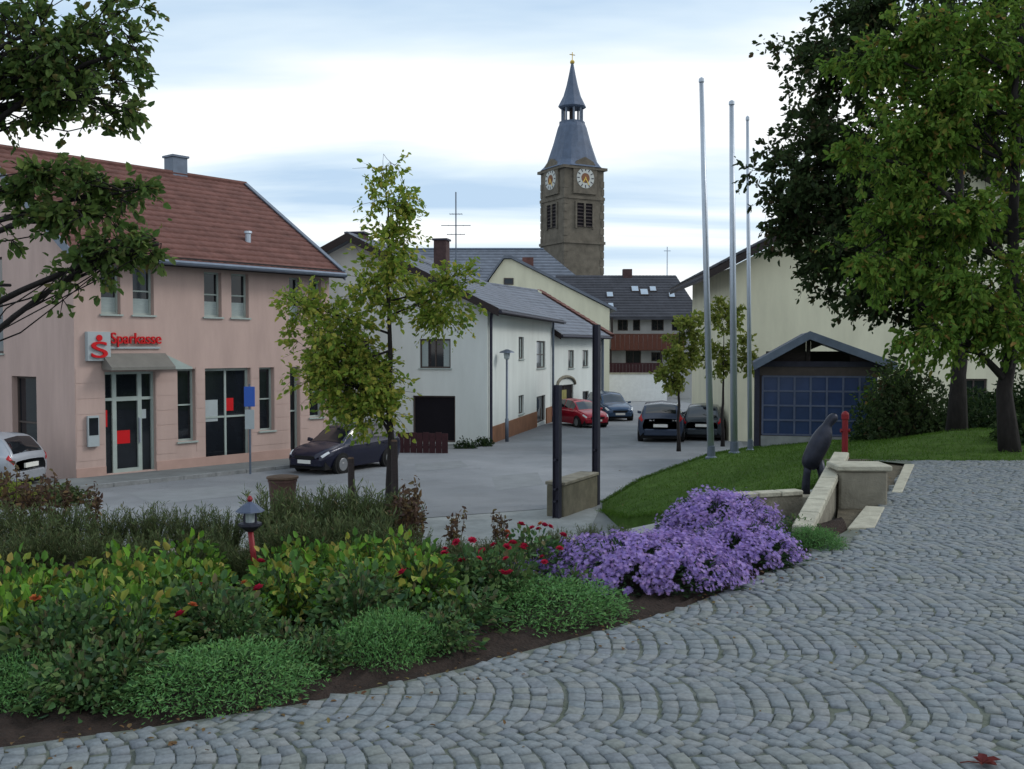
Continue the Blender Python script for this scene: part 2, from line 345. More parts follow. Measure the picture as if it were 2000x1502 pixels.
# ------------------------------------------------------------------ leaves
OVAL = (np.array([(0, 0, 0), (.3, -.5, .12), (.75, -.36, .10), (1, 0, -.06), (.75, .36, .10), (.3, .5, .12)], float), np.array([(0, 1, 2, 3), (0, 3, 4, 5)]))
NEEDLE = (np.array([(0, -.5, 0), (.6, -.42, .02), (1, 0, 0), (.6, .42, .02)], float), np.array([(0, 1, 2, 3)]))
DAISY = None
def mk_daisy():
    V = [(0, 0, .0)]; F = []
    n = 7
    for k in range(n):
        a = 2 * math.pi * k / n; b = a + math.pi / n
        V += [(math.cos(a - .32) * .55, math.sin(a - .32) * .55, .10), (math.cos(a), math.sin(a), .16), (math.cos(a + .32) * .55, math.sin(a + .32) * .55, .10)]
        F.append((0, 1 + 3 * k, 2 + 3 * k, 3 + 3 * k))
    return np.array(V, float), np.array(F)
DAISY = mk_daisy()
def unit(a): return a / np.maximum(np.linalg.norm(a, axis=1, keepdims=True), 1e-9)
def scatter(C, T, Nn, size, width, tmpl=OVAL):
    """instances template leaves: axis T, normal Nn; size (n,), width ratio"""
    C = np.asarray(C, float); T = unit(np.asarray(T, float)); B = unit(np.cross(Nn, T)); Nn = np.cross(T, B)
    tv, tf = tmpl; n, k = len(C), len(tv); s = np.asarray(size).reshape(-1, 1, 1); w = np.asarray(width).reshape(-1, 1, 1)
    V = C[:, None, :] + s * (tv[None, :, 0:1] * T[:, None, :] + w * tv[None, :, 1:2] * B[:, None, :] + tv[None, :, 2:3] * Nn[:, None, :])
    F = tf[None, :, :] + (np.arange(n) * k)[:, None, None]
    return V.reshape(-1, 3), F.reshape(-1, tf.shape[1])
def leaf_mesh(name, C, outd, size, width=.55, tmpl=OVAL, droop=.25, up=.6, spread=.9):
    n = len(C); T = unit(outd + rng.normal(0, spread, (n, 3)) - np.array([0, 0, droop])); Nn = unit(rng.normal(0, .7, (n, 3)) + np.array([0, 0, up]))
    V, F = scatter(C, T, Nn, size * rng.uniform(.5, 1.4, n), np.full(n, width), tmpl)
    return np_mesh(name, V, F)
def bez(a, b, c, d, n):
    t = np.linspace(0, 1, n)[:, None]; return (1 - t) ** 3 * a + 3 * (1 - t) ** 2 * t * b + 3 * (1 - t) * t ** 2 * c + t ** 3 * d
def make_tree(name, label, cat, base, H, r0, lobes, nleaf, lsize, leafmat, barkmat, clusters=120, spray=.35, lean=(0, 0), group=None, seed=1, trunk_to=.85, per_twig=5, width=.6, leafkind=OVAL, droop=.3, limb=.5):
    """lobes: list of (cx,cy,cz, rx,ry,rz, weight) relative to base. trunk + limbs mesh, crown of leaves"""
    global rng; keep = rng; rng = np.random.default_rng(seed)
    t = thing(name, label, cat, base, 0, group); mb = MB()
    n = 9; hs = np.linspace(0, H * trunk_to, n); wob = rng.normal(0, r0 * .35, (n, 2)); wob[0] = 0
    tp = np.array([(lean[0] * h / H + wob[i, 0], lean[1] * h / H + wob[i, 1], h) for i, h in enumerate(hs)]); tp[0, 2] = -.15
    tr = [r0 * (1.35 if i == 0 else 1) * (1 - .85 * i / (n - 1)) for i in range(n)]
    tr[0] = r0 * 1.4; mb.tube(tp, tr, 10)
    def tpos(h):
        i = np.clip(np.searchsorted(hs, h) - 1, 0, n - 2); f = np.clip((h - hs[i]) / (hs[i + 1] - hs[i]), 0, 1); return tp[i] * (1 - f) + tp[i + 1] * f, tr[i] * (1 - f) + tr[i + 1] * f
    W = np.array([l[6] for l in lobes], float); W /= W.sum(); cnt = np.maximum(1, (W * clusters).astype(int))
    Cs = []; Os = []; tot = cnt.sum()
    for (cx, cy, cz, rx, ry, rz, w), c in zip(lobes, cnt):
        d = unit(rng.normal(0, 1, (c, 3))); rr = rng.uniform(.12, 1, (c, 1)) ** .45; P = np.array([cx, cy, cz]) + d * rr * np.array([rx, ry, rz])
        lc = np.array([cx, cy, cz]); hl = np.clip(cz - max(rz * .5, np.hypot(cx, cy) * .45), H * .12, H * trunk_to * .97); s0, rs = tpos(hl)
        nl = max(1, c // 14); hubs = []
        for _ in range(nl):          # limbs
            hub = lc + unit(rng.normal(0, 1, (1, 3)))[0] * np.array([rx, ry, rz]) * .35
            h2 = np.clip(hl + rng.normal(0, .05) * H, H * .1, H * trunk_to * .98); a, ra = tpos(h2)
            out = hub - a; c1 = a + out * .35 + np.array([0, 0, np.linalg.norm(out) * .02]); c2 = a + out * .7 + np.array([0, 0, np.linalg.norm(out) * .10]) + rng.normal(0, .06, 3) * np.linalg.norm(out)
            path = bez(a, c1, c2, hub, 8); r1 = min(ra * .62, r0 * limb); mb.tube(path, list(np.linspace(r1, r1 * .3, 8)), 6); hubs.append((path, r1))
        for p in P:
            path, r1 = hubs[rng.integers(len(hubs))]; k = rng.integers(3, 8); a = path[k]; v = p - a; Lv = np.linalg.norm(v)
            bp = bez(a, a + v * .3 + rng.normal(0, .08, 3) * Lv, a + v * .7 + rng.normal(0, .10, 3) * Lv, p, 5)
            mb.tube(bp, list(np.linspace(max(.004, r1 * .2), .004, 5)), 4, cap=False)
            m = max(6, int(nleaf / tot * rng.uniform(.5, 1.5)))
            o = unit(p[None] - lc[None])[0]
            # leafy twigs fanning out from the branch end
            tw = max(2, m // per_twig); td = unit(rng.normal(0, .8, (tw, 3)) + o * .9 + np.array([0, 0, -.05])) * rng.uniform(.35, 1, (tw, 1)) * spray
            st = bp[rng.integers(2, 5, tw)]
            ti = rng.integers(0, tw, m); f = rng.uniform(.15, 1, (m, 1))
            C = st[ti] + td[ti] * f - np.array([0, 0, droop * .3]) * (f ** 2) * spray + rng.normal(0, .04 * spray, (m, 3))
            Cs.append(C); Os.append(unit(td[ti]))
            for q in range(min(tw, 6)): mb.tube([st[q], st[q] + td[q] * .5 - np.array([0, 0, droop * .05 * spray]), st[q] + td[q] - np.array([0, 0, droop * .3 * spray])], [.005, .004, .002], 3, cap=False)
    mb.build('trunk', barkmat, t, smooth=True)
    C = np.concatenate(Cs); O = np.concatenate(Os)
    link('crown', leaf_mesh('crown', C, O, lsize, width, leafkind, droop, .6, .7), leafmat, t)
    rng = keep; return t

# ================================================================== THE SETTING
def flat_sheet(name, poly, zf, m, kind='structure', parent=None, thick=0):
    mb = MB(); pts = [Vector((x, y, zf(x, y))) for x, y in poly]
    if thick: mb.slab(pts, (0, 0, -thick))
    else: mb.pts(pts, [tuple(range(len(pts)))])
    o = mb.build(name, m, parent)
    if kind: o['kind'] = kind
    return o
flat_sheet('ground', [(-700, -150), (700, -150), (700, 900), (-700, 900)], lambda x, y: zst(y) - .02, 'pave')
flat_sheet('road', [(-60, 9.0), (-14, 14.5), (1.5, 22.1), (3.2, 25.2), (7.5, 31), (13, 60), (15, 140), (6, 140), (7, 74), (5.9, 61.5), (2.0, 52), (-1.4, 36.6), (-4.3, 36.0), (-6.1, 33.6), (-11.5, 26.0), (-16, 22), (-60, 18)], lambda x, y: zst(y) - .012, 'asphalt')
flat_sheet('path', [(-9, 13.5), (-2.2, 15.4), (1.0, 15.9), (1.9, 21.6), (1.45, 22.0), (-12, 15.2)], lambda x, y: zst(y) - .006, 'pathpave')

for quad in (((250, 962), (470, 946), (520, 962), (300, 985)), ((810, 905), (900, 899), (915, 911), (815, 920)), ((960, 930), (1050, 922), (1062, 945), (970, 958)), ((1190, 850), (1240, 848), (1243, 868), (1195, 872))):
    q = [gs(*c) for c in quad]; flat_sheet('road', [(p.x, p.y) for p in q], lambda x, y: zst(y) - .008, 'patch')
# ---- terrace: soil of the bed, cobbled plaza
EDGE = [gp(*p) for p in ((0, 1455), (300, 1415), (600, 1368), (900, 1302), (1200, 1222), (1330, 1185), (1450, 1138), (1560, 1086), (1650, 1036), (1690, 1010))]
edge2 = [Vector((-9.0, 2.2, 0)), Vector((-4.2, 3.35, 0))] + EDGE
BACK = [(3.0, 9.15), (2.2, 8.9), (1.0, 8.6), (-.6, 8.0), (-9.0, 7.9)]
def make_soil():
    # rows between the cobble edge and the back of the bed
    nu, nv = 150, 34; E = np.array([(p.x, p.y) for p in edge2]); B = np.array(list(reversed(BACK)))
    def samp(P, n):
        d = np.r_[0, np.cumsum(np.linalg.norm(np.diff(P, axis=0), axis=1))]; t = np.linspace(0, d[-1], n); return np.stack([np.interp(t, d, P[:, i]) for i in range(2)], 1)
    # resample the two by x so the sheet does not shear
    xs = np.linspace(-9, 2.98, nu); e = np.stack([xs, np.interp(xs, E[:, 0], E[:, 1])], 1); b = np.stack([xs, np.interp(xs, B[:, 0], B[:, 1])], 1)
    V = np.zeros((nu, nv, 3)); t = np.linspace(0, 1, nv)
    V[..., :2] = e[:, None] * (1 - t)[None, :, None] + b[:, None] * t[None, :, None]
    V[..., 2] = -.035 + .10 * np.sin(np.pi * np.clip(t * 1.2, 0, 1))[None] + rng.normal(0, .012, (nu, nv)) * (t > 0)[None]
    i, j = np.meshgrid(np.arange(nu - 1), np.arange(nv - 1), indexing='ij'); k = (i * nv + j).ravel()
    o = link('soil', np_mesh('soil', V.reshape(-1, 3), np.stack([k, k + nv, k + nv + 1, k + 1], 1)), 'soil'); o['kind'] = 'structure'
make_soil()
PLZ = [(-9.0, -4.0), (16, -4.0), (16, 14.25), (5.15, 14.35), (gp(1772, 905).x, gp(1772, 905).y), (gp(1740, 985).x, gp(1740, 985).y)] + [(p.x, p.y) for p in reversed(edge2)]
plaza = flat_sheet('plaza', PLZ, lambda x, y: -.010, 'joint')
def make_cobbles():
    pitch = .86; Rr = pitch / 2 / math.sin(R(46)); step = .084
    E = np.array([(p.x, p.y) for p in edge2])
    st = []
    for c in range(0, 17):
        yc = 1.55 + c * pitch + .4
        for j in range(-55, 190):
            xc = j * step + rng.normal(0, .006) - Rr + (c % 2) * .05
            nst = 11; off = rng.uniform(-.25, .25)
            for k in range(nst):
                th = R(-46) + R(92) * (k + .5 + off * .4) / nst + rng.normal(0, .012)
                x = xc + Rr * math.cos(th) + .012 * math.sin(yc * 7 + k); y = yc + Rr * math.sin(th)
                if y < 2.3 or y > 14.2: continue
                if x > .62 * y + 1.3 or x < -.62 * y - 1.3: continue
                if y < 9.6 and x < E[-1, 0] and y > np.interp(x, E[:, 0], E[:, 1]) - .03: continue
                if y >= 8.0:      # right of the basin's edge
                    a, b = gp(1690, 1015), gp(1772, 905)
                    if x < a.x + (y - a.y) / (b.y - a.y) * (b.x - a.x) + .03: continue
                st.append((x, y, th + rng.normal(0, .05), step * math.cos(th) * .5 * rng.uniform(.87, .96), Rr * R(92) / nst * .5 * rng.uniform(.88, .96)))
    st = np.array(st)
    # which show largest: nearest ones inside the frame
    px = CX + st[:, 0] / st[:, 1] * FPX; py = HOR + CAMZ / st[:, 1] * FPX
    inside = (px > 10) & (px < 1990) & (py < 1495)
    order = np.argsort(np.where(inside, st[:, 1], 1e6)); near = order[:300]; rest = order[300:]
    def stone(hx, hy, seed):
        r = np.random.default_rng(seed); V = []
        for lv, (z, s) in enumerate(((-.05, 1.0), (-.006, 1.0), (.0, .88))):
            for sx, sy in ((-1, -1), (1, -1), (1, 1), (-1, 1)):
                V.append((sx * hx * s * (1 + r.normal(0, .07)), sy * hy * s * (1 + r.normal(0, .07)), z + r.normal(0, .002)))
        return np.array(V)
    FQ = [(8, 9, 10, 11)] + [(l * 4 + i, l * 4 + (i + 1) % 4, (l + 1) * 4 + (i + 1) % 4, (l + 1) * 4 + i) for l in (0, 1) for i in range(4)]
    var = [link_mesh for link_mesh in [np_mesh('cobblestone', stone(.037, .037, 100 + i), FQ) for i in range(8)]]
    for v in var: v.materials.append(M['cobble'])
    for i in near:
        x, y, th, hx, hy = st[i]; o = bpy.data.objects.new('cobblestone', var[int(rng.integers(8))]); COL.objects.link(o); o.parent = plaza
        o.location = (x, y, rng.normal(0, .0022)); o.rotation_euler = (rng.normal(0, .03), rng.normal(0, .03), th); o.scale = (hx / .037, hy / .037, 1)
    V = []; F = []
    for n, i in enumerate(rest):
        x, y, th, hx, hy = st[i]; s = stone(hx, hy, int(i)); c, sn = math.cos(th), math.sin(th)
        tx, ty = rng.normal(0, .03, 2)
        V.append(np.stack([x + s[:, 0] * c - s[:, 1] * sn, y + s[:, 0] * sn + s[:, 1] * c, s[:, 2] + rng.normal(0, .0022) + s[:, 0] * tx + s[:, 1] * ty], 1))
        F.append(np.array(FQ) + n * 12)
    o = link('cobblestones', np_mesh('cobblestones', np.concatenate(V), np.concatenate(F)), 'cobble', plaza); o['kind'] = 'stuff'
    print('cobbles', len(st))
make_cobbles()

# ---- ramp path from the street up to the terrace
def strip(name, a, b, m, cross=1, kind='structure', jit=0, mid=None, sub=1):
    rows = [a, b] if mid is None else [a, mid, b]
    rows = [np.array(r, float) for r in rows]
    def res(P):
        d = np.arange(len(P)); t = np.linspace(0, len(P) - 1, (len(P) - 1) * sub + 1); return np.stack([np.interp(t, d, P[:, i]) for i in range(3)], 1)
    rows = [res(r) for r in rows]; out = []
    for i in range(len(rows) - 1):
        for k in range(cross): out.append(rows[i] * (1 - k / cross) + rows[i + 1] * (k / cross))
    out.append(rows[-1]); G = np.stack(out); n, w = G.shape[:2]
    if jit: G[1:-1, 1:-1, 2] += rng.normal(0, jit, (n - 2, w - 2))
    i, j = np.meshgrid(np.arange(n - 1), np.arange(w - 1), indexing='ij'); k = (i * w + j).ravel()
    o = link(name, np_mesh(name, G.reshape(-1, 3), np.stack([k, k + 1, k + w + 1, k + w], 1), smooth=True), m)
    if kind: o['kind'] = kind
    return o, G
strip('path', [(-1.2, 15.6, zst(15.6)), (.9, 15.7, -1.73), (2.1, 14.5, -1.1), (3.3, 12.6, -.42), (3.75, 11.9, -.24)],
      [(-1.0, 17.6, zst(17.6)), (1.6, 17.7, -1.72), (3.1, 16.0, -1.05), (4.15, 14.1, -.42), (4.45, 13.4, -.25)], 'pathpave', cross=3, sub=4)
# ---- lawn bank
near_l = [(1.95, 21.5, zst(21.5)), (2.2, 18.9, -1.6), (3.25, 16.2, -.98), (4.3, 14.35, -.38), (5.2, 14.3, -.03), (7, 14.25, -.02), (10, 14.25, -.02), (26, 14.25, -.02)]
mid_l = [(2.0, 22.0, zst(22)), (2.8, 21.2, -1.52), (4.3, 20.2, -1.0), (5.4, 18.2, -.5), (6.5, 17.6, -.12), (8.2, 18.6, .05), (11, 19.5, .10), (26, 20, .15)]
far_l = [(2.05, 22.5, zst(22.5)), (3.1, 23.6, -1.5), (4.95, 24.7, -1.03), (7.3, 29.4, -1.32), (9.5, 31.5, -1.34), (13, 31.5, -1.3), (18, 31.5, -.5), (28, 31.5, 0)]
lawn, LG = strip('lawn', near_l, far_l, 'lawn', cross=8, mid=mid_l, sub=6, jit=.008)
lawn_skirt, _ = strip('lawn_bank', far_l, [(x + .35, y + .75 - .02 * i, zst(y + .75) - .1) for i, (x, y, z) in enumerate(far_l)], 'kerb', cross=2, sub=2)
strip('lawn_bank', near_l[:5], [(x - .12, y - .18, min(z, zst(y)) - .25) for x, y, z in near_l[:5]], 'lawn', cross=2, sub=3)
def grass():
    P = LG.reshape(-1, 3); n, w = LG.shape[:2]; N = 60000
    # pick cells weighted by area and by nearness
    a = LG[:-1, :-1]; b = LG[:-1, 1:]; c = LG[1:, :-1]; d = LG[1:, 1:]
    ar = np.linalg.norm(np.cross(b - a, c - a), axis=2) * np.exp(-np.maximum(0, a[..., 0] - 13) * .25); pr = (ar / ar.sum()).ravel(); k = rng.choice(len(pr), N, p=pr)
    u, v = rng.uniform(0, 1, (2, N, 1)); g = lambda q: q.reshape(-1, 3)[k]
    C = g(a) * (1 - u) * (1 - v) + g(b) * u * (1 - v) + g(c) * (1 - u) * v + g(d) * u * v; C[:, 2] -= .005
    E_ = np.array(near_l); m = 7000; t = rng.uniform(0, 5.2, m) ; q = np.stack([np.interp(t, np.arange(len(E_)), E_[:, i]) for i in range(3)], 1); q[:, :2] += rng.normal(0, .07, (m, 2)); q[:, 2] -= rng.uniform(0, .06, m)
    E_ = np.array(far_l); t = rng.uniform(0, 3, m); q2 = np.stack([np.interp(t, np.arange(len(E_)), E_[:, i]) for i in range(3)], 1); q2[:, :2] += rng.normal(0, .05, (m, 2)); q2[:, 2] -= .01
    C = np.concatenate([C, q, q2]); N = len(C)
    T = unit(np.stack([rng.normal(0, .55, N), rng.normal(0, .55, N), np.ones(N)], 1)); Nn = unit(rng.normal(0, 1, (N, 3)) * np.array([1, 1, .1]))
    V, F = scatter(C, T, Nn, rng.uniform(.03, .075, N), np.full(N, .22), NEEDLE)
    o = link('grass', np_mesh('grass', V, F), 'grass_blade'); tag(o, 'short mown green grass on the lawn bank', 'grass', kind='stuff')
grass()
# ---- pavement along the pink building with a kerb
A0 = gs(149, 940); FD = Vector((.635, .772, 0)).normalized(); FN = Vector((.772, -.635, 0)).normalized()
def along(t, s): p = Vector((A0.x, A0.y, 0)) + FD * t + FN * s; return (p.x, p.y)
flat_sheet('pavement', [along(-7, -.0), along(-7, 1.7), along(10.2, 1.7), along(10.2, -1.0), along(8.6, -.1), along(0, -.1)], lambda x, y: zst(y) + .085, 'pave', thick=.2)
kerb = thing('kerb', 'grey granite kerb edging the pavement before the pink building', 'kerb', (0, 0, 0))
for i in range(17):
    p = [along(-7 + i * 1.01, 1.705), along(-7 + i * 1.01, 1.83), along(-6.008 + i * 1.01, 1.83), along(-6.008 + i * 1.01, 1.705)]
    MB().slab([Vector((x, y, zst(y) + .092)) for x, y in p], (0, 0, -.2)).build('kerbstone', 'kerb', kerb)
# ---- retaining wall behind the bed, coping, basin
rw = thing('retaining_wall', 'rough stone retaining wall holding up the back of flower bed', 'wall')
bp = [(-9, 8.02), (-.6, 8.12), (1.0, 8.72), (2.0, 8.98)]
for (x0, y0), (x1, y1) in zip(bp, bp[1:]):
    MB().slab([Vector((x0, y0, -.09)), Vector((x1, y1, -.09)), Vector((x1, y1 + .3, -.09)), Vector((x0, y0 + .3, -.09))], (0, 0, -2.4)).build('wall_section', 'stone', rw)

# ================================================================== BUILDINGS
def up(px, o, d):                    # distance along a wall (o, dir d) where it crosses image column px
    k = (px - CX) / (ray(px, 700).y); return (k * o.y - o.x) / (d.x - k * d.y)
def vz(px, py, o, d, base):          # height above base on that wall
    t = up(px, o, d); q = o + d * t; return at(px, py, q.y).z - base
# ---------- pink bank building
def pink():
    L_, D_ = 8.75, 9.8; z0 = A0.z
    t = thing('pink_building', 'two storey pink rendered bank building with red tiled roof', 'building', (A0.x, A0.y, z0), math.atan2(FD.y, FD.x))
    P = Plane((0, 0, 0), (1, 0, 0), (0, -1, 0)); U = lambda px: up(px, A0, FD); Vv = lambda px, py: vz(px, py, A0, FD, z0)
    EV = Vv(200, 488)
    vt, vb = Vv(417, 531), Vv(417, 619); gt = Vv(250, 726); g2 = Vv(440, 719)
    upw = [(U(a), U(b), vb, vt) for a, b in ((199, 237), (261, 302), (400, 434), (453, 487), (566, 588), (604, 628))]
    door = (U(204), U(303), .10, gt); shop = (U(400), U(489), Vv(440, 909), g2); w1 = (U(346), U(381), Vv(360, 862), g2); w2 = (U(506), U(535), Vv(520, 841), g2)
    d2 = (U(566), U(585), .1, g2); w3 = (U(604), U(630), Vv(616, 815), g2)
    mb = MB(); facade(mb, P, 0, L_, -.6, EV, upw + [door, shop, w1, w2, d2, w3], .22)
    # gable wall facing left
    G = Plane((0, 0, 0), (0, 1, 0), (-1, 0, 0)); apex = EV + 3.15
    gd = Vector((-.772, .635, 0)).normalized(); Ug = lambda px: up(px, A0, gd)
    gdoor = (max(Ug(70), .3), Ug(22), .1, vz(45, 735, A0, gd, z0)); gwin = (Ug(8) + .02, Ug(-40), vz(0, 690, A0, gd, z0), vz(0, 500, A0, gd, z0)); gw2 = (5.4, 6.4, vb, vt)
    facade(mb, G, 0, D_, -.6, EV, [gdoor, gw2, gwin], .22)
    mb.pts([G.p(0, EV), G.p(D_, EV), G.p(D_ / 2, apex)], [(0, 1, 2)])
    mb.pts([(L_, 0, -.6), (L_, D_, -.6), (L_, D_, EV), (L_, D_ / 2, apex), (L_, 0, EV)], [(0, 1, 2, 3, 4)])
    mb.pts([(0, D_, -.6), (L_, D_, -.6), (L_, D_, EV), (0, D_, EV)], [(0, 1, 2, 3)])
    me = mb.mesh('wall'); link('wall', me, 'pink', t)
    pb = MB(); doors = [door, d2]; cuts = sorted([0] + [x for d in doors for x in d[:2]] + [L_])
    for a, b in zip(cuts[::2], cuts[1::2]): P.box(pb, a, b, -.6, .32, .0, .025)
    pb.build('plinth', 'pinkbase', t)
    # faint rustication bands on the ground floor: proud courses
    ops = [door, shop, w1, w2, d2, w3]
    for i in range(6):
        v = .52 + i * .42; segs = [0.02]
        for o in sorted(ops):
            if o[2] < v + .36 and o[3] > v: segs += [o[0] - .02, o[1] + .02]
        segs.append(L_ - .02)
        for a, b in zip(segs[::2], segs[1::2]):
            if b - a > .1: bb = MB(); P.box(bb, a, b, v, v + .385, 0.0, .008); bb.build('render_course', 'pink', t)
    for o in upw: window(P, o, t, 'frame', 1, 2, .06, .22, blind=.3)
    window(P, shop, t, 'frame', 2, 2, .08, .22, 'shop_window')
    window(P, w1, t, 'frame', 1, 2, .06, .22); window(P, w2, t, 'frame', 1, 2, .06, .22); window(P, w3, t, 'frame', 1, 2, .06, .22)
    window(P, d2, t, 'frame', 1, 2, .07, .22, 'door', sill=False); window(G, gdoor, t, 'frame_dark', 1, 2, .07, .22, 'door', sill=False)
    window(G, gw2, t, 'frame', 1, 2, .06, .22); window(G, gwin, t, 'frame_dark', 1, 2, .07, .22)
    # entrance: glazed door with fixed side panes
    dm = MB(); a, b, c, d = door; w = b - a; x1, x2 = a + w * .22, a + w * .72; tz = c + (d - c) * .73
    for q in ((a, a + .07, c, d), (b - .07, b, c, d), (x1 - .06, x1 + .06, c, d), (x2 - .06, x2 + .06, c, d)): P.box(dm, *q, -.22, -.12)
    for q in ((a + .07, x1 - .06, d - .07, d), (x1 + .06, x2 - .06, d - .07, d), (x2 + .06, b - .07, d - .07, d), (x1 + .06, x2 - .06, tz - .06, tz + .06), (x2 + .06, b - .07, tz - .04, tz + .04), (a + .07, x1 - .06, tz - .04, tz + .04), (x1 + .06, x2 - .06, c, c + .1)): P.box(dm, *q, -.22, -.122)
    en = dm.build('entrance_door', 'frame', t)
    for q in ((a + .07, x1 - .06, c, tz - .04), (a + .07, x1 - .06, tz + .04, d - .07), (x1 + .06, x2 - .06, c + .1, tz - .06), (x1 + .06, x2 - .06, tz + .06, d - .07), (x2 + .06, b - .07, c, tz - .04), (x2 + .06, b - .07, tz + .04, d - .07)):
        g = MB(); P.box(g, *q, -.2, -.18); g.build('pane', 'glass', en)
    g = MB(); P.box(g, x2 - .05, x2 - .01, c + .8, c + 1.5, -.12, -.06); g.build('door_handle', 'alu', en)
    for (pa, pb_, ya, yb, mm) in ((205, 214, 802, 835, 'signred'), (232, 258, 842, 868, 'signred'), (278, 290, 800, 818, 'signgrey')):
        g = MB(); ua, ub = U(pa), U(pb_); P.box(g, ua, ub, Vv(pa, yb), Vv(pa, ya), -.176, -.168); g.build('poster', mm, en)
    g = MB(); P.box(g, shop[0] + .1, shop[0] + .55, shop[2] + 1.35, shop[2] + 2.0, -.196, -.186); g.build('poster', 'signgrey', t)
    g = MB(); P.box(g, U(447), U(462), Vv(450, 803), Vv(450, 778), -.196, -.186); g.build('poster', 'signred', t)
    # canopy of grey glass over the entrance
    cv0, cv1 = Vv(250, 722) + .02, Vv(250, 690)
    g = MB(); u0, u1 = a - .1, U(322)
    g.hexa([P.p(u0, cv0, .03), P.p(u1, cv0, .03), P.p(u1, cv0 - .02, .55), P.p(u0, cv0 - .02, .55), P.p(u0, cv1, .03), P.p(u1, cv1, .03), P.p(u1, cv0 + .06, .55), P.p(u0, cv0 + .06, .55)]); can = g.build('canopy', 'canopy', t)
    g = MB(); g.slab([P.p(u1, cv1 - .05, .02), P.p(U(372), cv0 + .02, .02), P.p(U(372), cv0 - .03, .02), P.p(u1, cv0 - .03, .02)], P.n * .08); g.build('bracket', 'frame', can)
    # roof
    oh, ov = .5, .25; rise = apex - EV; sl = rise / (D_ / 2); th = .16
    E0, E1 = Vector((-ov, -oh, EV - sl * oh + .12)), Vector((L_ + ov, -oh, EV - sl * oh + .12)); R0, R1 = Vector((-ov, D_ / 2, apex + .12)), Vector((L_ + ov, D_ / 2, apex + .12))
    B0, B1 = Vector((-ov, D_ + oh, E0.z)), Vector((L_ + ov, D_ + oh, E0.z))
    rb = MB(); rb.slab([E0, E1, R1, R0], (0, 0, -th)); ro = rb.build('roof', 'darkwood', t)
    rb = MB(); rb.slab([B0, B1, R1, R0], (0, 0, -th)); rb.build('roof_back', 'redtile', ro)
    e = Vector((0, 0, .01)); roof_tiles(E0 + e, E1 + e, R0 + e, R1 + e, 'roof_tiles', 'redtile', ro)
    g = MB(); g.tube([R0 + Vector((0, 0, .03)), R1 + Vector((0, 0, .03))], .11, 8); g.build('ridge_tile', 'redtile', ro)
    for X in (-ov - .03, L_ + ov):
        g = MB(); g.slab([Vector((X, E0.y, E0.z + .06)), Vector((X, R0.y, R0.z + .06)), Vector((X, R0.y, R0.z - .22)), Vector((X, E0.y, E0.z - .22))], (.04, 0, 0)); g.build('verge_board', 'metal_grey', ro)
    g = MB(); g.slab([Vector((L_ + ov - .12, E0.y, E0.z + .075)), Vector((L_ + ov + .04, E0.y, E0.z + .075)), Vector((L_ + ov + .04, R0.y, R0.z + .075)), Vector((L_ + ov - .12, R0.y, R0.z + .075))], (0, 0, .05)); g.build('verge_cap', 'metal_grey', ro)
    g = MB(); g.tube([Vector((-ov, -oh - .07, E0.z - .05)), Vector((L_ + ov, -oh - .07, E0.z - .05))], .08, 8); g.build('gutter', 'metal_grey', ro)
    g = MB(); g.box(-ov + .02, L_ + ov - .02, -oh + .02, 0.0, EV - .14, EV - .08); g.build('soffit', 'darkwood', ro)
    # chimney and small roof vent
    u = 6.0; g = MB(); g.box(u, u + .55, D_ / 2 - .1, D_ / 2 + .45, apex - .3, apex + .72); ch = g.build('chimney', 'metal_grey', ro); g = MB(); g.box(u - .05, u + .6, D_ / 2 - .15, D_ / 2 + .5, apex + .72, apex + .79); g.build('chimney_cap', 'metal_grey', ch)
    u = 6.2; y = .9; z = EV + sl * y + .12; g = MB(); g.lathe([(.09, z - .05), (.09, z + .28), (.13, z + .29), (.12, z + .36)], 10, (u, y, 0)); g.build('vent_pipe', 'alu', ro)
    # notice box and letter box beside the entrance
    g = MB(); P.box(g, U(166), U(188), Vv(175, 872), Vv(175, 812), .03, .11); nb = g.build('notice_case', 'signgrey', t); g = MB(); P.box(g, U(168), U(186), Vv(175, 850), Vv(175, 816), .11, .115); g.build('pane', 'glass', nb)
    # signs
    def text(body, u, v, h, width, w_, m, name, parent):
        cu = bpy.data.curves.new(name, 'FONT'); cu.body = body; cu.size = 1; cu.extrude = .03; cu.offset = .006
        ob = bpy.data.objects.new(name, cu); COL.objects.link(ob); dg = bpy.context.evaluated_depsgraph_get(); dg.update()
        me = bpy.data.meshes.new_from_object(ob.evaluated_get(dg)); bpy.data.objects.remove(ob)
        co = np.array([v_.co[:] for v_ in me.vertices]); mn, mx = co.min(0), co.max(0); sc = (width / (mx[0] - mn[0]), h / (mx[1] - mn[1]))
        for v_ in me.vertices:
            p = P.p(u + (v_.co.x - mn[0]) * sc[0], v + (v_.co.y - mn[1]) * sc[1], w_ + v_.co.z); v_.co = p
        me.materials.clear(); return link(name, me, m, parent)
    s1 = thing('fascia_sign', 'red lettering on the pink wall above the entrance canopy', 'sign', t.location, t.rotation_euler.z)
    rail = MB(); P.box(rail, U(214), U(312), Vv(260, 681), Vv(260, 677), .004, .05); rail.build('mounting_rail', 'signgrey', s1)
    text('Sparkasse', U(214), Vv(260, 678), Vv(260, 652) - Vv(260, 680), U(312) - U(214), .08, 'signred', 'lettering', s1)
    s2 = thing('logo_sign', 'pale sign box with red letter emblem beside red wall lettering', 'sign', t.location, t.rotation_euler.z)
    g = MB(); P.box(g, U(166), U(211), Vv(188, 705), Vv(188, 648), .0, .16); g.build('sign_box', 'signgrey', s2, bevel=.01)
    text('S', U(172), Vv(188, 699), Vv(188, 667) - Vv(188, 699), U(203) - U(172), .19, 'signred', 'emblem', s2)
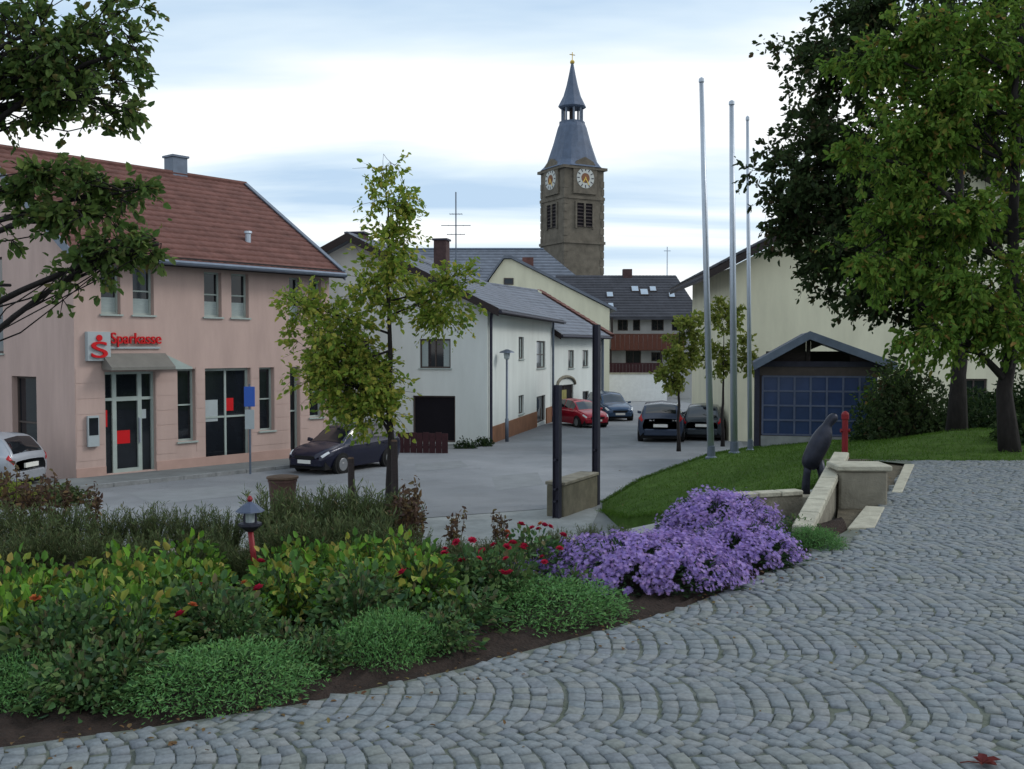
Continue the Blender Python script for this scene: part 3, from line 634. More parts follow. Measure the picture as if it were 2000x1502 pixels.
    c = P.p(U(188), Vv(188, 660), .175); g = MB(); g.lathe([(.085, -.02), (.085, .02)], 14, c, 'y'); g.build('emblem_dot', 'signred', s2)
    return t
pink()

# ---------- generic gabled house in a local frame: gable spans x in [-W,0] at y=0, length Ld along +y
def house(name, label, o, rz, W, Ld, EV, apex, wallm, tilem, ops_g, ops_s, z_under=1.0, oh=.6, ovg=.7, fm='frame_dark', apx=None, tile=.3, verge='darkwood', glass='glass', tiles=True, depth=.14, sill=True, blind=0):
    t = thing(name, label, 'house', o, rz); apx = -W / 2 if apx is None else apx
    G = Plane((0, 0, 0), (1, 0, 0), (0, -1, 0)); S = Plane((0, 0, 0), (0, 1, 0), (1, 0, 0))
    mb = MB(); facade(mb, G, -W, 0, -z_under, EV, [q[:4] for q in ops_g if q[3] < EV], depth)
    mb.pts([G.p(-W, EV), G.p(0, EV), G.p(apx, apex)], [(0, 1, 2)])
    facade(mb, S, 0, Ld, -z_under, EV, [q[:4] for q in ops_s], depth)
    mb.pts([(-W, 0, -z_under), (-W, Ld, -z_under), (-W, Ld, EV), (-W, 0, EV)], [(0, 1, 2, 3)])
    mb.pts([(-W, Ld, -z_under), (0, Ld, -z_under), (0, Ld, EV), (apx, Ld, apex), (-W, Ld, EV)], [(0, 1, 2, 3, 4)])
    mb.build('wall', wallm, t)
    for q in ops_g: window(G, q[:4], t, fm, *(q[4] if len(q) > 4 else (2, 1)), .06, depth, q[5] if len(q) > 5 else 'window', sill=sill and len(q) < 6, gm=q[6] if len(q) > 6 else glass, blind=blind, curtains=len(q) < 6)
    for q in ops_s: window(S, q[:4], t, fm, *(q[4] if len(q) > 4 else (1, 1)), .06, depth, q[5] if len(q) > 5 else 'window', sill=sill and len(q) < 6, gm=q[6] if len(q) > 6 else glass, blind=blind, curtains=len(q) < 6)
    th = .18; ro = None
    for side, ex in ((1, 0.0), (-1, -W)):
        run = abs(ex - apx); sl = (apex - EV) / run; xe = ex + side * oh; ze = EV - sl * oh + .14
        a, b, c, d = Vector((xe, -ovg, ze)), Vector((xe, Ld + ovg * .5, ze)), Vector((apx, Ld + ovg * .5, apex + .14)), Vector((apx, -ovg, apex + .14))
        g = MB(); g.slab([a, b, c, d], (0, 0, -th)); r = g.build('roof' if ro is None else 'roof_slope', verge if side == 1 and tiles else tilem, t if ro is None else ro); ro = ro or r
        if side == 1:
            e = Vector((0, 0, .006))
            if tiles: roof_tiles(a + e, b + e, d + e, c + e, 'roof_tiles', tilem, ro, .36, tile, .014, .025, 3)
            g = MB(); g.tube([a + Vector((.06, 0, -.08)), b + Vector((.06, 0, -.08))], .07, 6); g.build('gutter', 'steel', ro)
        g = MB(); g.slab([a + Vector((0, -.03, .05)), d + Vector((0, -.03, .05)), d + Vector((0, -.03, -.26)), a + Vector((0, -.03, -.26))], (0, .04, 0)); g.build('verge_board', verge, ro)
    g = MB(); g.tube([(apx, -ovg, apex + .16), (apx, Ld + ovg * .5, apex + .16)], .09, 6); g.build('ridge_tile', tilem, ro)
    return t, ro
# ---------- white house with the garage (A)
OA = gs(952, 868); rzA = -.205; dA = Vector((math.cos(rzA), math.sin(rzA), 0)); sA = Vector((-math.sin(rzA), math.cos(rzA), 0))
def white_house():
    Ug = lambda px: up(px, OA, dA); Vg = lambda px, py: vz(px, py, OA, dA, OA.z); Us = lambda px: up(px, OA, sA); Vs = lambda px, py: vz(px, py, OA, sA, OA.z)
    EV = Vg(950, 598) ; W = -2 * Ug(692); Ld = Us(1078); ap = Vg(692, 468)
    og = [(Ug(820), Ug(880), Vg(850, 719), Vg(850, 662), (2, 1)), (Ug(806), Ug(889), .05, Vg(850, 773), (1, 1), 'garage_dark_panel', 'black'), (Ug(690), Ug(730), Vg(710, 719), Vg(710, 662), (2, 1)), (-7.2, -6.1, Vg(710, 719), Vg(710, 662), (2, 1))]  # garage is a closed black pane, its inner shade painted
    os_ = [(Us(1013), Us(1023), Vs(1018, 701), Vs(1018, 658), (1, 1)), (Us(1048), Us(1065), Vs(1056, 719), Vs(1056, 666), (1, 2)), (Us(1013), Us(1023), Vs(1018, 808), Vs(1018, 772), (1, 1)), (Us(1048), Us(1065), Vs(1056, 825), Vs(1056, 773), (1, 1), 'door')]
    t, ro = house('white_house', 'long white gabled house with open dark garage and grey tiled roof', OA, rzA, W, Ld, EV, ap, 'white', 'greytile', og, os_, fm='frame_dark')
    g = MB(); g.box(.0, .06, .12, Us(1078) - .2, -.8, .55); 
    g = MB(); S = Plane((0, 0, 0), (0, 1, 0), (1, 0, 0)); S.box(g, .6, Us(1047), -.8, .62, .0, .06); S.box(g, Us(1066), Ld - .1, -.8, .62, .0, .06); g.build('plinth', 'plinth', t)
    g = MB(); g.tube([(.12, .22, EV - .25), (.10, .2, EV - .5), (.10, .2, -.2)], .06, 8); g.tube([(.5, .1, EV - .2), (.12, .22, EV - .25)], .06, 8); g.build('downpipe', 'steel', t)
    g = MB(); g.tube([(.12, Ld - .3, EV - .25), (.12, Ld - .3, -.4)], .06, 8); g.build('downpipe', 'metal_grey', t)
    # chimneys
    cx = up(862, OA + sA * 5.5, dA); zt = at(862, 470, (OA + sA * 5.5 + dA * cx).y).z - OA.z
    g = MB(); g.box(cx - .28, cx + .28, 5.3, 5.9, EV + .8, zt); c = g.build('chimney', 'brick', ro); g = MB(); g.box(cx - .34, cx + .34, 5.24, 5.96, zt, zt + .08); g.build('chimney_cap', 'steel', c)
    g = MB(); g.box(-W / 2 - .45, -W / 2 + .25, .4, 1.0, ap - .3, ap + .28); c = g.build('chimney', 'brick', ro); g = MB(); g.box(-W / 2 - .52, -W / 2 + .32, .33, 1.07, ap + .28, ap + .36); g.build('chimney_cap', 'steel', c)
    # aerial
    base = OA + sA * 6.5; ux = up(891, base, dA); q = base + dA * ux; an = thing('roof_aerial', 'thin television aerial mast on the grey roof near chimney', 'aerial', q)
    zr = ap - (abs(ux + W / 2)) * (ap - EV) / (W / 2); z1 = at(891, 375, q.y).z - q.z
    g = MB(); g.tube([(0, 0, zr - .1), (0, 0, z1)], .03, 6); g.build('mast', 'metal_grey', an)
    for f, w in ((.75, .28), (.62, .65), (.52, .4)):
        z = zr + (z1 - zr) * f; g = MB(); g.tube([(-w, 0, z), (w, 0, z)], .018, 5)
        for k in range(5): x = -w + 2 * w * k / 4; g.tube([(x, -.22, z), (x, .22, z)], .01, 4)
        g.build('antenna_bar', 'metal_grey', an)
    # low maroon wall before the garage and shrub strip
    f = thing('plank_fence', 'low dark maroon plank fence before the garage opening', 'fence', gs(822, 884), -.12)
    for i in range(9): MB().box(-1.05 + i * .225, -.84 + i * .225, -.02 + (i % 2) * .008, .02 + (i % 2) * .008, -.05, .70 + .02 * math.sin(i * 3)).build('plank', 'maroon', f)
    for z in (.15, .5): MB().box(-1.05, .95, .03, .07, z, z + .08).build('rail', 'maroon', f)
    return EV, Ld
EVA, LdA = white_house()
# ---------- second white house (B)
OB = OA + sA * (LdA + .03) + dA * .05; OB.z = zst(OB.y); rzB = -.40; dB = Vector((math.cos(rzB), math.sin(rzB), 0)); sB = Vector((-math.sin(rzB), math.cos(rzB), 0))
def white_house_b():
    Us = lambda px: up(px, OB, sB); Vs = lambda px, py: vz(px, py, OB, sB, OB.z); Ld = Us(1176); EV = Vs(1130, 650)
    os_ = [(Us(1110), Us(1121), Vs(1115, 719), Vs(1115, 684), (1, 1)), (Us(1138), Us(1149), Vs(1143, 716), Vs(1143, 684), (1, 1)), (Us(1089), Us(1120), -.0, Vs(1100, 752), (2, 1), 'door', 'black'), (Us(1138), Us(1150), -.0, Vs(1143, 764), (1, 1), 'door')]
    t, ro = house('small_white_house', 'smaller white house joined to the long one with red verge tiles', OB, rzB, 8.6, Ld, EV, EV + 2.55, 'white', 'greytile', [], os_, ovg=.1, oh=.5)
    W = 8.6; ap = EV + 2.55; sl = 2.55 / 4.3; xe = .5; ze = EV - sl * .5 + .14
    a, b = Vector((xe + .02, Ld + .05, ze + .12)), Vector((-W / 2, Ld + .05, ap + .26)); c = Vector((0, .85, 0))
    roof_tiles(a, a + c, b, b + c, 'verge_tiles', 'redtile', ro, .36, .3)
    g = MB(); g.slab([a + c, b + c, b + c + Vector((0, 0, -.35)), a + c + Vector((0, 0, -.35))], (0, .04, 0)); g.build('verge_board', 'redtile', ro)
    g = MB(); g.tube([(.1, Ld - .2, EV - .3), (.1, Ld - .2, -.3)], .08, 8); g.build('downpipe', 'metal_grey', t)
    # yellow leaf of the arched doorway
    S = Plane((0, 0, 0), (0, 1, 0), (1, 0, 0)); g = MB(); S.box(g, Us(1099), Us(1109), .0, Vs(1100, 762), -.11, -.07); g.build('door_leaf', 'leafdoor', t)
    g = MB(); u0, u1 = Us(1087), Us(1122); um = (u0 + u1) / 2; v = Vs(1100, 752); r = (u1 - u0) / 2; path = [S.p(um + r * math.cos(k), v + .45 * math.sin(k), .04) for k in np.linspace(0, math.pi, 9)]
    g.tube(path, .09, 6); g.build('door_arch', 'stone', t)
M['leafdoor'] = mat('yellow_door', (.26, .24, .08), .7)
white_house_b()
# ---------- cream house with the gable (C)
def cream_gable():
    Y = 75; o = at(1190, 770, Y); o.z = zst(Y); ap = at(985, 506, Y); W = o.x - at(955, 500, Y).x; EVr = at(1165, 603, Y).z - o.z
    EV = EVr
    ops = [(at(985, 0, Y).x - o.x - .05, at(1003, 0, Y).x - o.x, at(990, 556, Y).z - o.z, at(990, 543, Y).z - o.z, (1, 1))]
    t = thing('cream_gabled_house', 'cream gabled house rising behind the small white house', 'house', o, 0)
    G = Plane((0, 0, 0), (1, 0, 0), (0, -1, 0)); mb = MB(); ax = ap.x - o.x; az = ap.z - o.z; lz = at(958, 548, Y).z - o.z
    poly = [(-W, -1), (0, -1), (0, EV), (ax + .5, az), (ax, az), (-W, lz)]
    mb.slab([G.p(u, v) for u, v in poly], (0, 9, 0)); mb.build('wall', 'cream', t)
    window(Plane((0, -.15, 0), (1, 0, 0), (0, -1, 0)), ops[0][:4], t, 'frame_dark', 1, 1, .07, .14, sill=False)
    for u0, u1 in ((-1.9, -1.2),): window(Plane((0, -.15, 0), (1, 0, 0), (0, -1, 0)), (u0, u1, .9, 2.3), t, 'frame_dark', 1, 1, .07, .14, sill=False)
    g = MB(); r = [Vector((0.5, -.25, EV - .18)), Vector((ax + .5, -.25, az + .04)), Vector((ax - .05, -.25, az + .04)), Vector((-W - .3, -.25, lz - .3))]
    for p, q in zip(r, r[1:]): g.slab([p, q, q + Vector((0, 9.6, 0)), p + Vector((0, 9.6, 0))], (0, 0, .22))
    ro = g.build('roof', 'greytile', t)
    g = MB(); p = at(1031, 525, Y + 1.5) - o; g.box(p.x - .42, p.x + .42, 1.2, 2.0, p.z - 1.2, p.z + .85); g.build('chimney', 'redtile', ro)
cream_gable()
# ---------- dark roofed house with balconies (D)
def balcony_house():
    Y = 85; zb = zst(Y); x0, x1 = at(1100, 0, Y).x, at(1362, 0, Y).x; ez = at(1200, 617, Y).z; rzz = at(1200, 538, Y + 4.5).z
    t = thing('balcony_house', 'dark roofed house with red brown timber balcony and roof windows', 'house', (0, Y, 0), 0)
    P = Plane((0, 0, 0), (1, 0, 0), (0, -1, 0)); X = lambda px: at(px, 700, Y).x; Z = lambda py: at(1200, py, Y).z
    ops = [(X(a), X(b), Z(646), Z(624), (c, 1)) for a, b, c in ((1206, 1226, 2), (1236, 1250, 1), (1272, 1296, 2), (1312, 1326, 1))] + [(X(1222), X(1252), Z(712), Z(684), (2, 1)), (X(1272), X(1292), Z(706), Z(688), (2, 1)), (X(1325), X(1345), Z(706), Z(688), (2, 1))]
    mb = MB(); facade(mb, P, x0, x1, zb - 1, ez, [q[:4] for q in ops], .15); mb.pts([(x0, 9, zb - 1), (x1, 9, zb - 1), (x1, 9, ez), (x0, 9, ez)], [(0, 1, 2, 3)])
    mb.pts([(x1, 0, zb - 1), (x1, 9, zb - 1), (x1, 9, ez), (x1, 0, ez)], [(0, 1, 2, 3)]); mb.pts([(x0, 0, zb - 1), (x0, 9, zb - 1), (x0, 9, ez), (x0, 0, ez)], [(0, 1, 2, 3)]); mb.build('wall', 'shadewall', t)
    for q in ops: window(P, q[:4], t, 'frame_dark', q[4][0], 1, .08, .15, sill=False)
    oh = 1.0; e0, e1 = Vector((x0 - .4, -oh, ez - .15)), Vector((x1 + .5, -oh, ez - .15)); r0, r1 = Vector((x0 - .4, 4.5, rzz)), Vector((X(1322) + .6, 4.5, rzz)); b0, b1 = Vector((x0 - .4, 10, ez - .15)), Vector((x1 + .5, 10, ez - .15))
    g = MB(); g.slab([e0, e1, r1, r0], (0, 0, -.2)); g.slab([b0, b1, r1, r0], (0, 0, -.2)); g.slab([e1, b1, r1], (0, 0, -.2)); ro = g.build('roof', 'darktile', t)
    ee = Vector((0, 0, .006)); roof_tiles(e0 + ee, e1 + ee, r0 + ee, r1 + ee, 'roof_tiles', 'darktile', ro, .4, .34, .014, .03, 3)
    sl = (rzz - ez + .15) / 5.5
    for px, py, s in ((1191, 577, .5), (1240, 566, .55), (1258, 572, .6), (1275, 566, .5), (1312, 578, .45), (1193, 598, .4)):
        # point on the roof plane under that column
        best = min(np.linspace(-.9, 4.3, 200), key=lambda y: abs(at(px, py, Y + y).z - (ez - .15 + sl * (y + oh)))); x = at(px, py, Y + best).x; z = ez - .15 + sl * (best + oh)
        nrm = Vector((0, -sl, 1)).normalized(); v = Vector((0, 1, sl)).normalized() * s * .8; u = Vector((s * .6, 0, 0)); c = Vector((x, best, z)) + nrm * .03
        g = MB(); g.slab([c - u - v, c + u - v, c + u + v, c - u + v], nrm * .09); sk = g.build('roof_window', 'frame_dark', ro); g = MB(); c = c + nrm * .095; g.slab([c - u * .85 - v * .88, c + u * .85 - v * .88, c + u * .85 + v * .88, c - u * .85 + v * .88], nrm * .012); g.build('pane', 'skyglass', sk)
    px = 1225; x = at(px, 530, Y + 4.5).x; g = MB(); g.box(x - .4, x + .4, 4.1, 4.9, rzz - .4, at(px, 526, Y + 4.5).z); g.build('chimney', 'brick', ro)
    x = at(1303, 530, Y + 4.5).x; g = MB(); g.tube([(x, 4.5, rzz - .2), (x, 4.5, at(1303, 482, Y + 4.5).z)], .045, 5); z = at(1303, 490, Y + 4.5).z; g.tube([(x - .3, 4.5, z), (x + .3, 4.5, z)], .03, 4); g.build('aerial', 'alu', ro)
    # balconies of vertical boards with rail and posts
    for (a, b, y0, y1, dp, mm) in ((1190, 1332, 682, 653, 1.3, 'redwood'), (1188, 1290, 726, 709, 1.2, 'maroon')):
        xa, xb = X(a), X(b); za, zt = Z(y0), Z(y1); g = MB(); g.box(xa, xb, -dp, -.001, za - .12, za); bal = g.build('balcony', 'darkwood', t)
        nb = 16
        for i in range(nb): w = (xb - xa) / nb; MB().box(xa + w * i + .01, xa + w * (i + 1) - .01, -dp - .03, -dp + (.004 if i % 2 else 0), za - .1, zt - .06).build('board', mm, bal)
        MB().box(xa - .03, xb + .03, -dp - .06, -dp + .06, zt - .055, zt + .03).build('rail', mm, bal)
        for xp in (xa + .1, xb - .1): MB().box(xp - .08, xp + .08, -dp + .01, -dp + .15, za, ez - .2 if mm == 'redwood' else za + 1.9).build('post', 'darkwood', bal)
    gw = thing('garden_wall', 'plain bright white wall at the foot of balcony house', 'wall', at(1248, 768, Y - 6), -.0); gw.location.z = zst(Y - 6)
    xa = at(1180, 0, Y - 6).x - gw.location.x; xb = at(1307, 0, Y - 6).x - gw.location.x; zt = at(1248, 731, Y - 6).z - gw.location.z
    MB().box(xa, xb, 0, .3, -.5, zt).build('wall_face', 'whiteplain', gw); MB().box(xa - .05, xb + .05, -.06, .36, zt + .002, zt + .12).build('coping', 'coping', gw)
M['skyglass'] = mat('painted_sky_glass', (.35, .42, .5), .06, var=.1, spec=.8)  # reflected sky put into the pale base colour
M['shadewall'] = mat('shaded_white_render', (.40, .41, .41), .9, var=.15, vscale=1.2, stretch=(1, 1, .3))  # white render greyed down, the facade's shade put into its colour
balcony_house()
# ---------- cream house on the right
def cream_right():
    Y = 40; o = at(1424, 800, Y); o.z = zst(Y)
    sl = (545 - 482) / (1500 - 1380); half = 8.2; EV = at(1424, 523, Y).z - o.z; ap = EV + half * sl
    t = thing('cream_house', 'large cream gabled house with dark roof edge behind the trees', 'house', o, -.03)
    W = half * 2; G = Plane((0, 0, 0), (1, 0, 0), (0, -1, 0)); mb = MB()
    ops = [(9.6, 10.6, 4.2, 5.6), (3.6, 4.6, .9, 2.2), (9.2, 10.2, 1.2, 2.5)]
    facade(mb, G, 0, W, -1, EV, ops, .15); mb.pts([G.p(0, EV), G.p(W, EV), G.p(half, ap)], [(0, 1, 2)])
    mb.pts([(0, 0, -1), (0, 10, -1), (0, 10, EV), (0, 0, EV)], [(0, 1, 2, 3)]); mb.pts([(W, 0, -1), (W, 10, -1), (W, 10, EV), (W, 0, EV)], [(0, 1, 2, 3)])
    mb.build('wall', 'cream', t)
    for q in ops: window(G, q, t, 'frame_dark', 2, 1, .07, .15)
    oh = 1.0; ro = None
    for sx, ex in ((-1, 0), (1, W)):
        xe = ex + sx * oh; ze = EV - sl * oh; a, b, c, d = Vector((xe, -.9, ze)), Vector((half, -.9, ap)), Vector((half, 11, ap)), Vector((xe, 11, ze)); z = Vector((0, 0, .34))
        g = MB(); g.slab([a + z, b + z, c + z, d + z], (0, 0, -.30)); r = g.build('roof' if ro is None else 'roof_slope', 'darkwood', t if ro is None else ro); ro = ro or r
        roof_tiles(a + z * 1.05, d + z * 1.05, b + z * 1.05, c + z * 1.05, 'roof_tiles', 'darktile', ro, .4, .34, .014, .03, 3)
    g = MB(); g.tube([(-.95, -.7, EV - sl + .2), (-.95, 10.8, EV - sl + .2)], .08, 6); g.build('gutter', 'steel', ro)
cream_right()
# ---------- church
def church():
    Y = 130; o = Vector((at(1100, 600, Y - 4).x, Y - 4, zst(Y))); a = 5.9; rz = math.atan2(-.474, .88) + R(57)
    Yt = 130
    cx = (at(1058, 0, Yt).x + at(1178, 0, Yt).x) / 2; t = thing('church_tower', 'square stone church tower with clock faces and slate spire', 'tower', (cx, Yt, zst(Yt)), R(28.3)); zb = zst(Yt)
    Z = lambda py, Yq=Yt: at(1115, py, Yq).z - zb; h = a / 2; ev = Z(338)
    mb = MB(); mb.box(-h, h, -h, h, -1, ev); mb.build('shaft', 'stone_tower', t)
    for py, e in ((338, .35), (480, .18), (395, .12)):
        g = MB(); z = Z(py); g.box(-h - e, h + e, -h - e, h + e, z, z + .35); g.build('cornice', 'stone_tower', t)
    for s in range(4):      # corner quoins
        x, y = ((-h, -h), (h, -h), (h, h), (-h, h))[s]
        for k in range(22):
            z = k * 1.0 + (s % 2) * .3 + 4
            if z > ev - 1: break
            w = .55 if k % 2 else .38; MB().box(x - w * (1 if x > 0 else -.1) if x > 0 else x - .05, x + .05 if x > 0 else x + w, y - .05 if y < 0 else y - w, y + w if y < 0 else y + .05, z, z + .8).build('quoin', 'stone_tower', t)
    for fi, (n, ux) in enumerate((((0, -1, 0), (1, 0, 0)), ((-1, 0, 0), (0, -1, 0)), ((1, 0, 0), (0, 1, 0)), ((0, 1, 0), (-1, 0, 0)))):
        n = Vector(n); ux = Vector(ux); P = Plane(n * h, ux, n)
        # belfry openings with louvres
        v0, v1 = Z(448), Z(403)
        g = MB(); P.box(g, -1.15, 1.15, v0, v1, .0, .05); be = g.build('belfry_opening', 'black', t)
        for k in range(7): z = v0 + (v1 - v0) * (k + .3) / 7; g = MB(); g.hexa([P.p(-1.1, z, .05), P.p(1.1, z, .05), P.p(1.1, z - .12, .16), P.p(-1.1, z - .12, .16), P.p(-1.1, z + .05, .05), P.p(1.1, z + .05, .05), P.p(1.1, z - .07, .16), P.p(-1.1, z - .07, .16)]); g.build('louvre', 'darkwood', be)
        g = MB(); P.box(g, -1.4, -1.15, v0 - .2, v1 + .2, 0, .18); P.box(g, 1.15, 1.4, v0 - .2, v1 + .2, 0, .18); P.box(g, -.12, .12, v0, v1, 0, .19); P.box(g, -1.15, 1.15, v1, v1 + .25, 0, .18); g.build('surround', 'stone_tower', be)
        # clock under a small gable breaking the eaves
        zc = Z(355); c = P.p(0, zc, .0)
        g = MB(); pl = [P.p(-1.75, Z(385), .02), P.p(1.75, Z(385), .02), P.p(1.75, ev + .3, .02), P.p(1.2, ev + 1.0, .02), P.p(0, ev + 1.55, .02), P.p(-1.2, ev + 1.0, .02), P.p(-1.75, ev + .3, .02)]; g.slab(pl, n * .45 - n * .2); g.slab([p - n * 1.2 for p in pl[2:]], n * 1.1); dg = g.build('clock_gable', 'stone_tower', t)
        ax = 'y' if abs(n.y) > .5 else 'x'
        def disc(r0, r1, w0, w1, m, nm, par):
            g = MB(); sgn = n.y if ax == 'y' else n.x
            g.lathe([(r0, w0 * sgn), (r0, w1 * sgn)] if r1 is None else [(r0, w0 * sgn), (r1, w1 * sgn)], 24, P.p(0, zc, 0), ax); return g.build(nm, m, par)
        cl = disc(1.3, None, .2, .30, 'clock', 'clock_face', t); disc(.62, None, .30, .315, 'plinth', 'clock_centre', cl)
        for k in range(12):
            an = math.pi * k / 6; u, v = 1.06 * math.sin(an), 1.06 * math.cos(an); g = MB(); d = Vector((math.sin(an), math.cos(an))); q = Vector((d.y, -d.x)); pp = [P.p(u + d.x * a_ * .18 + q.x * b_ * .06, zc + v + d.y * a_ * .18 + q.y * b_ * .06, .30) for a_, b_ in ((-1, -1), (1, -1), (1, 1), (-1, 1))]; g.slab(pp, n * .02); g.build('hour_mark', 'steel', cl)
        for an, ln in ((R(150), 1.0), (R(215), .7)):
            d = Vector((math.sin(an), math.cos(an))); q = Vector((d.y, -d.x)); pp = [P.p(d.x * a_ * ln + q.x * b_ * .07, zc + d.y * a_ * ln + q.y * b_ * .07, .32) for a_, b_ in ((-.15, -1), (1, -.6), (1, .6), (-.15, 1))]; g = MB(); g.slab(pp, n * .025); g.build('clock_hand', 'gold', cl)
    # roof: flared pyramid to an octagonal lantern and spire
    sq = lambda r, z: [(r * math.cos(R(45 + 90 * k)) * math.sqrt(2), r * math.sin(R(45 + 90 * k)) * math.sqrt(2), z) for k in range(4)]
    def loft(levels, n, rot):
        g = MB(); ps = []; fs = []
        for r, z, q in levels:      # q: 0 square .. 1 octagon
            for k in range(n):
                an = 2 * math.pi * k / n + rot; sqr = r / max(abs(math.cos(an)), abs(math.sin(an))); rr = sqr * (1 - q) + r * 1.05 * q; ps.append((rr * math.cos(an), rr * math.sin(an), z))
        for i in range(len(levels) - 1): fs += [(i * n + k, i * n + (k + 1) % n, (i + 1) * n + (k + 1) % n, (i + 1) * n + k) for k in range(n)]
        fs += [tuple(range(n)), tuple(range((len(levels) - 1) * n, len(levels) * n))]; return g.pts(ps, fs)
    pyr = loft([(h + .45, ev + .36, 0), (h + .1, ev + .75, 0), (2.75, Z(318), .15), (2.15, Z(280), .55), (1.75, Z(250), .9), (1.55, Z(242), 1)], 16, R(11.25)).build('tower_roof', 'slate', t)
    z0, z1 = Z(243), Z(208); lan = loft([(1.6, z0 - .1, 1), (1.6, z0 + .3, 1)], 8, R(22.5)).build('lantern_floor', 'slate', t)
    for k in range(8): an = R(22.5 + 45 * k); g = MB(); x, y = 1.3 * math.cos(an), 1.3 * math.sin(an); g.tube([(x, y, z0), (x, y, z1)], .15, 6); g.build('lantern_post', 'metal_grey', lan)
    loft([(.35, z0, 1), (.35, z1, 1)], 8, 0).build('bell_frame', 'darkwood', lan)
    sp = loft([(1.5, z1 - .3, 1), (1.75, z1 - .1, 1), (1.65, z1 + .15, 1), (1.08, Z(188), 1), (.72, Z(168), 1), (.42, Z(146), 1), (.2, Z(128), 1), (.05, Z(118), 1)], 8, R(22.5)).build('spire', 'slate', t)
    g = MB(); g.lathe([(.02, Z(126)), (.26, Z(124)), (.32, Z(121)), (.2, Z(118)), (.03, Z(117))], 10); g.tube([(0, 0, Z(120)), (0, 0, Z(102))], .06, 5); g.tube([(-.4, 0, Z(107)), (.4, 0, Z(107))], .06, 5); g.build('cross_and_ball', 'gold', sp)
    # nave
    Yn = 112; n = thing('church_nave', 'long church nave with pale blue grey slate roof', 'church', (0, Yn, zst(Yn)), 0); zn = zst(Yn)
    ZZ = lambda py, y=Yn + 7: at(1000, py, y).z - zn; x0, x1 = at(560, 0, Yn + 7).x, at(1062, 0, Yn + 7).x; xe = at(1172, 0, Yn + 4).x; ez = at(1000, 575, Yn).z - zn; rz_ = ZZ(487)
    MB().box(x0 + .5, xe - .6, .6, 13.4, -2, ez).build('wall', 'stone_tower', n)
    r0, r1 = Vector((x0, 7, rz_)), Vector((x1, 7, rz_)); e0, e1, b0, b1 = Vector((x0, 0, ez)), Vector((xe, 0, ez - .3)), Vector((x0, 14, ez)), Vector((xe, 14, ez - .3))
    g = MB(); g.slab([e0, e1, r1, r0], (0, 0, -.3)); g.slab([b0, b1, r1, r0], (0, 0, -.3)); g.slab([e1, b1, r1], (0, 0, -.3)); ro = g.build('roof', 'greytile', n)
    u = Vector((0, 0, .01)); roof_tiles(e0 + u, e1 + u, r0 + u, r1 + u, 'roof_slates', 'greytile', ro, .6, .5, .0, .05, 1)
    g = MB(); g.tube([r0, r1], .18, 6); g.build('ridge_tile', 'metal_grey', ro)
church()
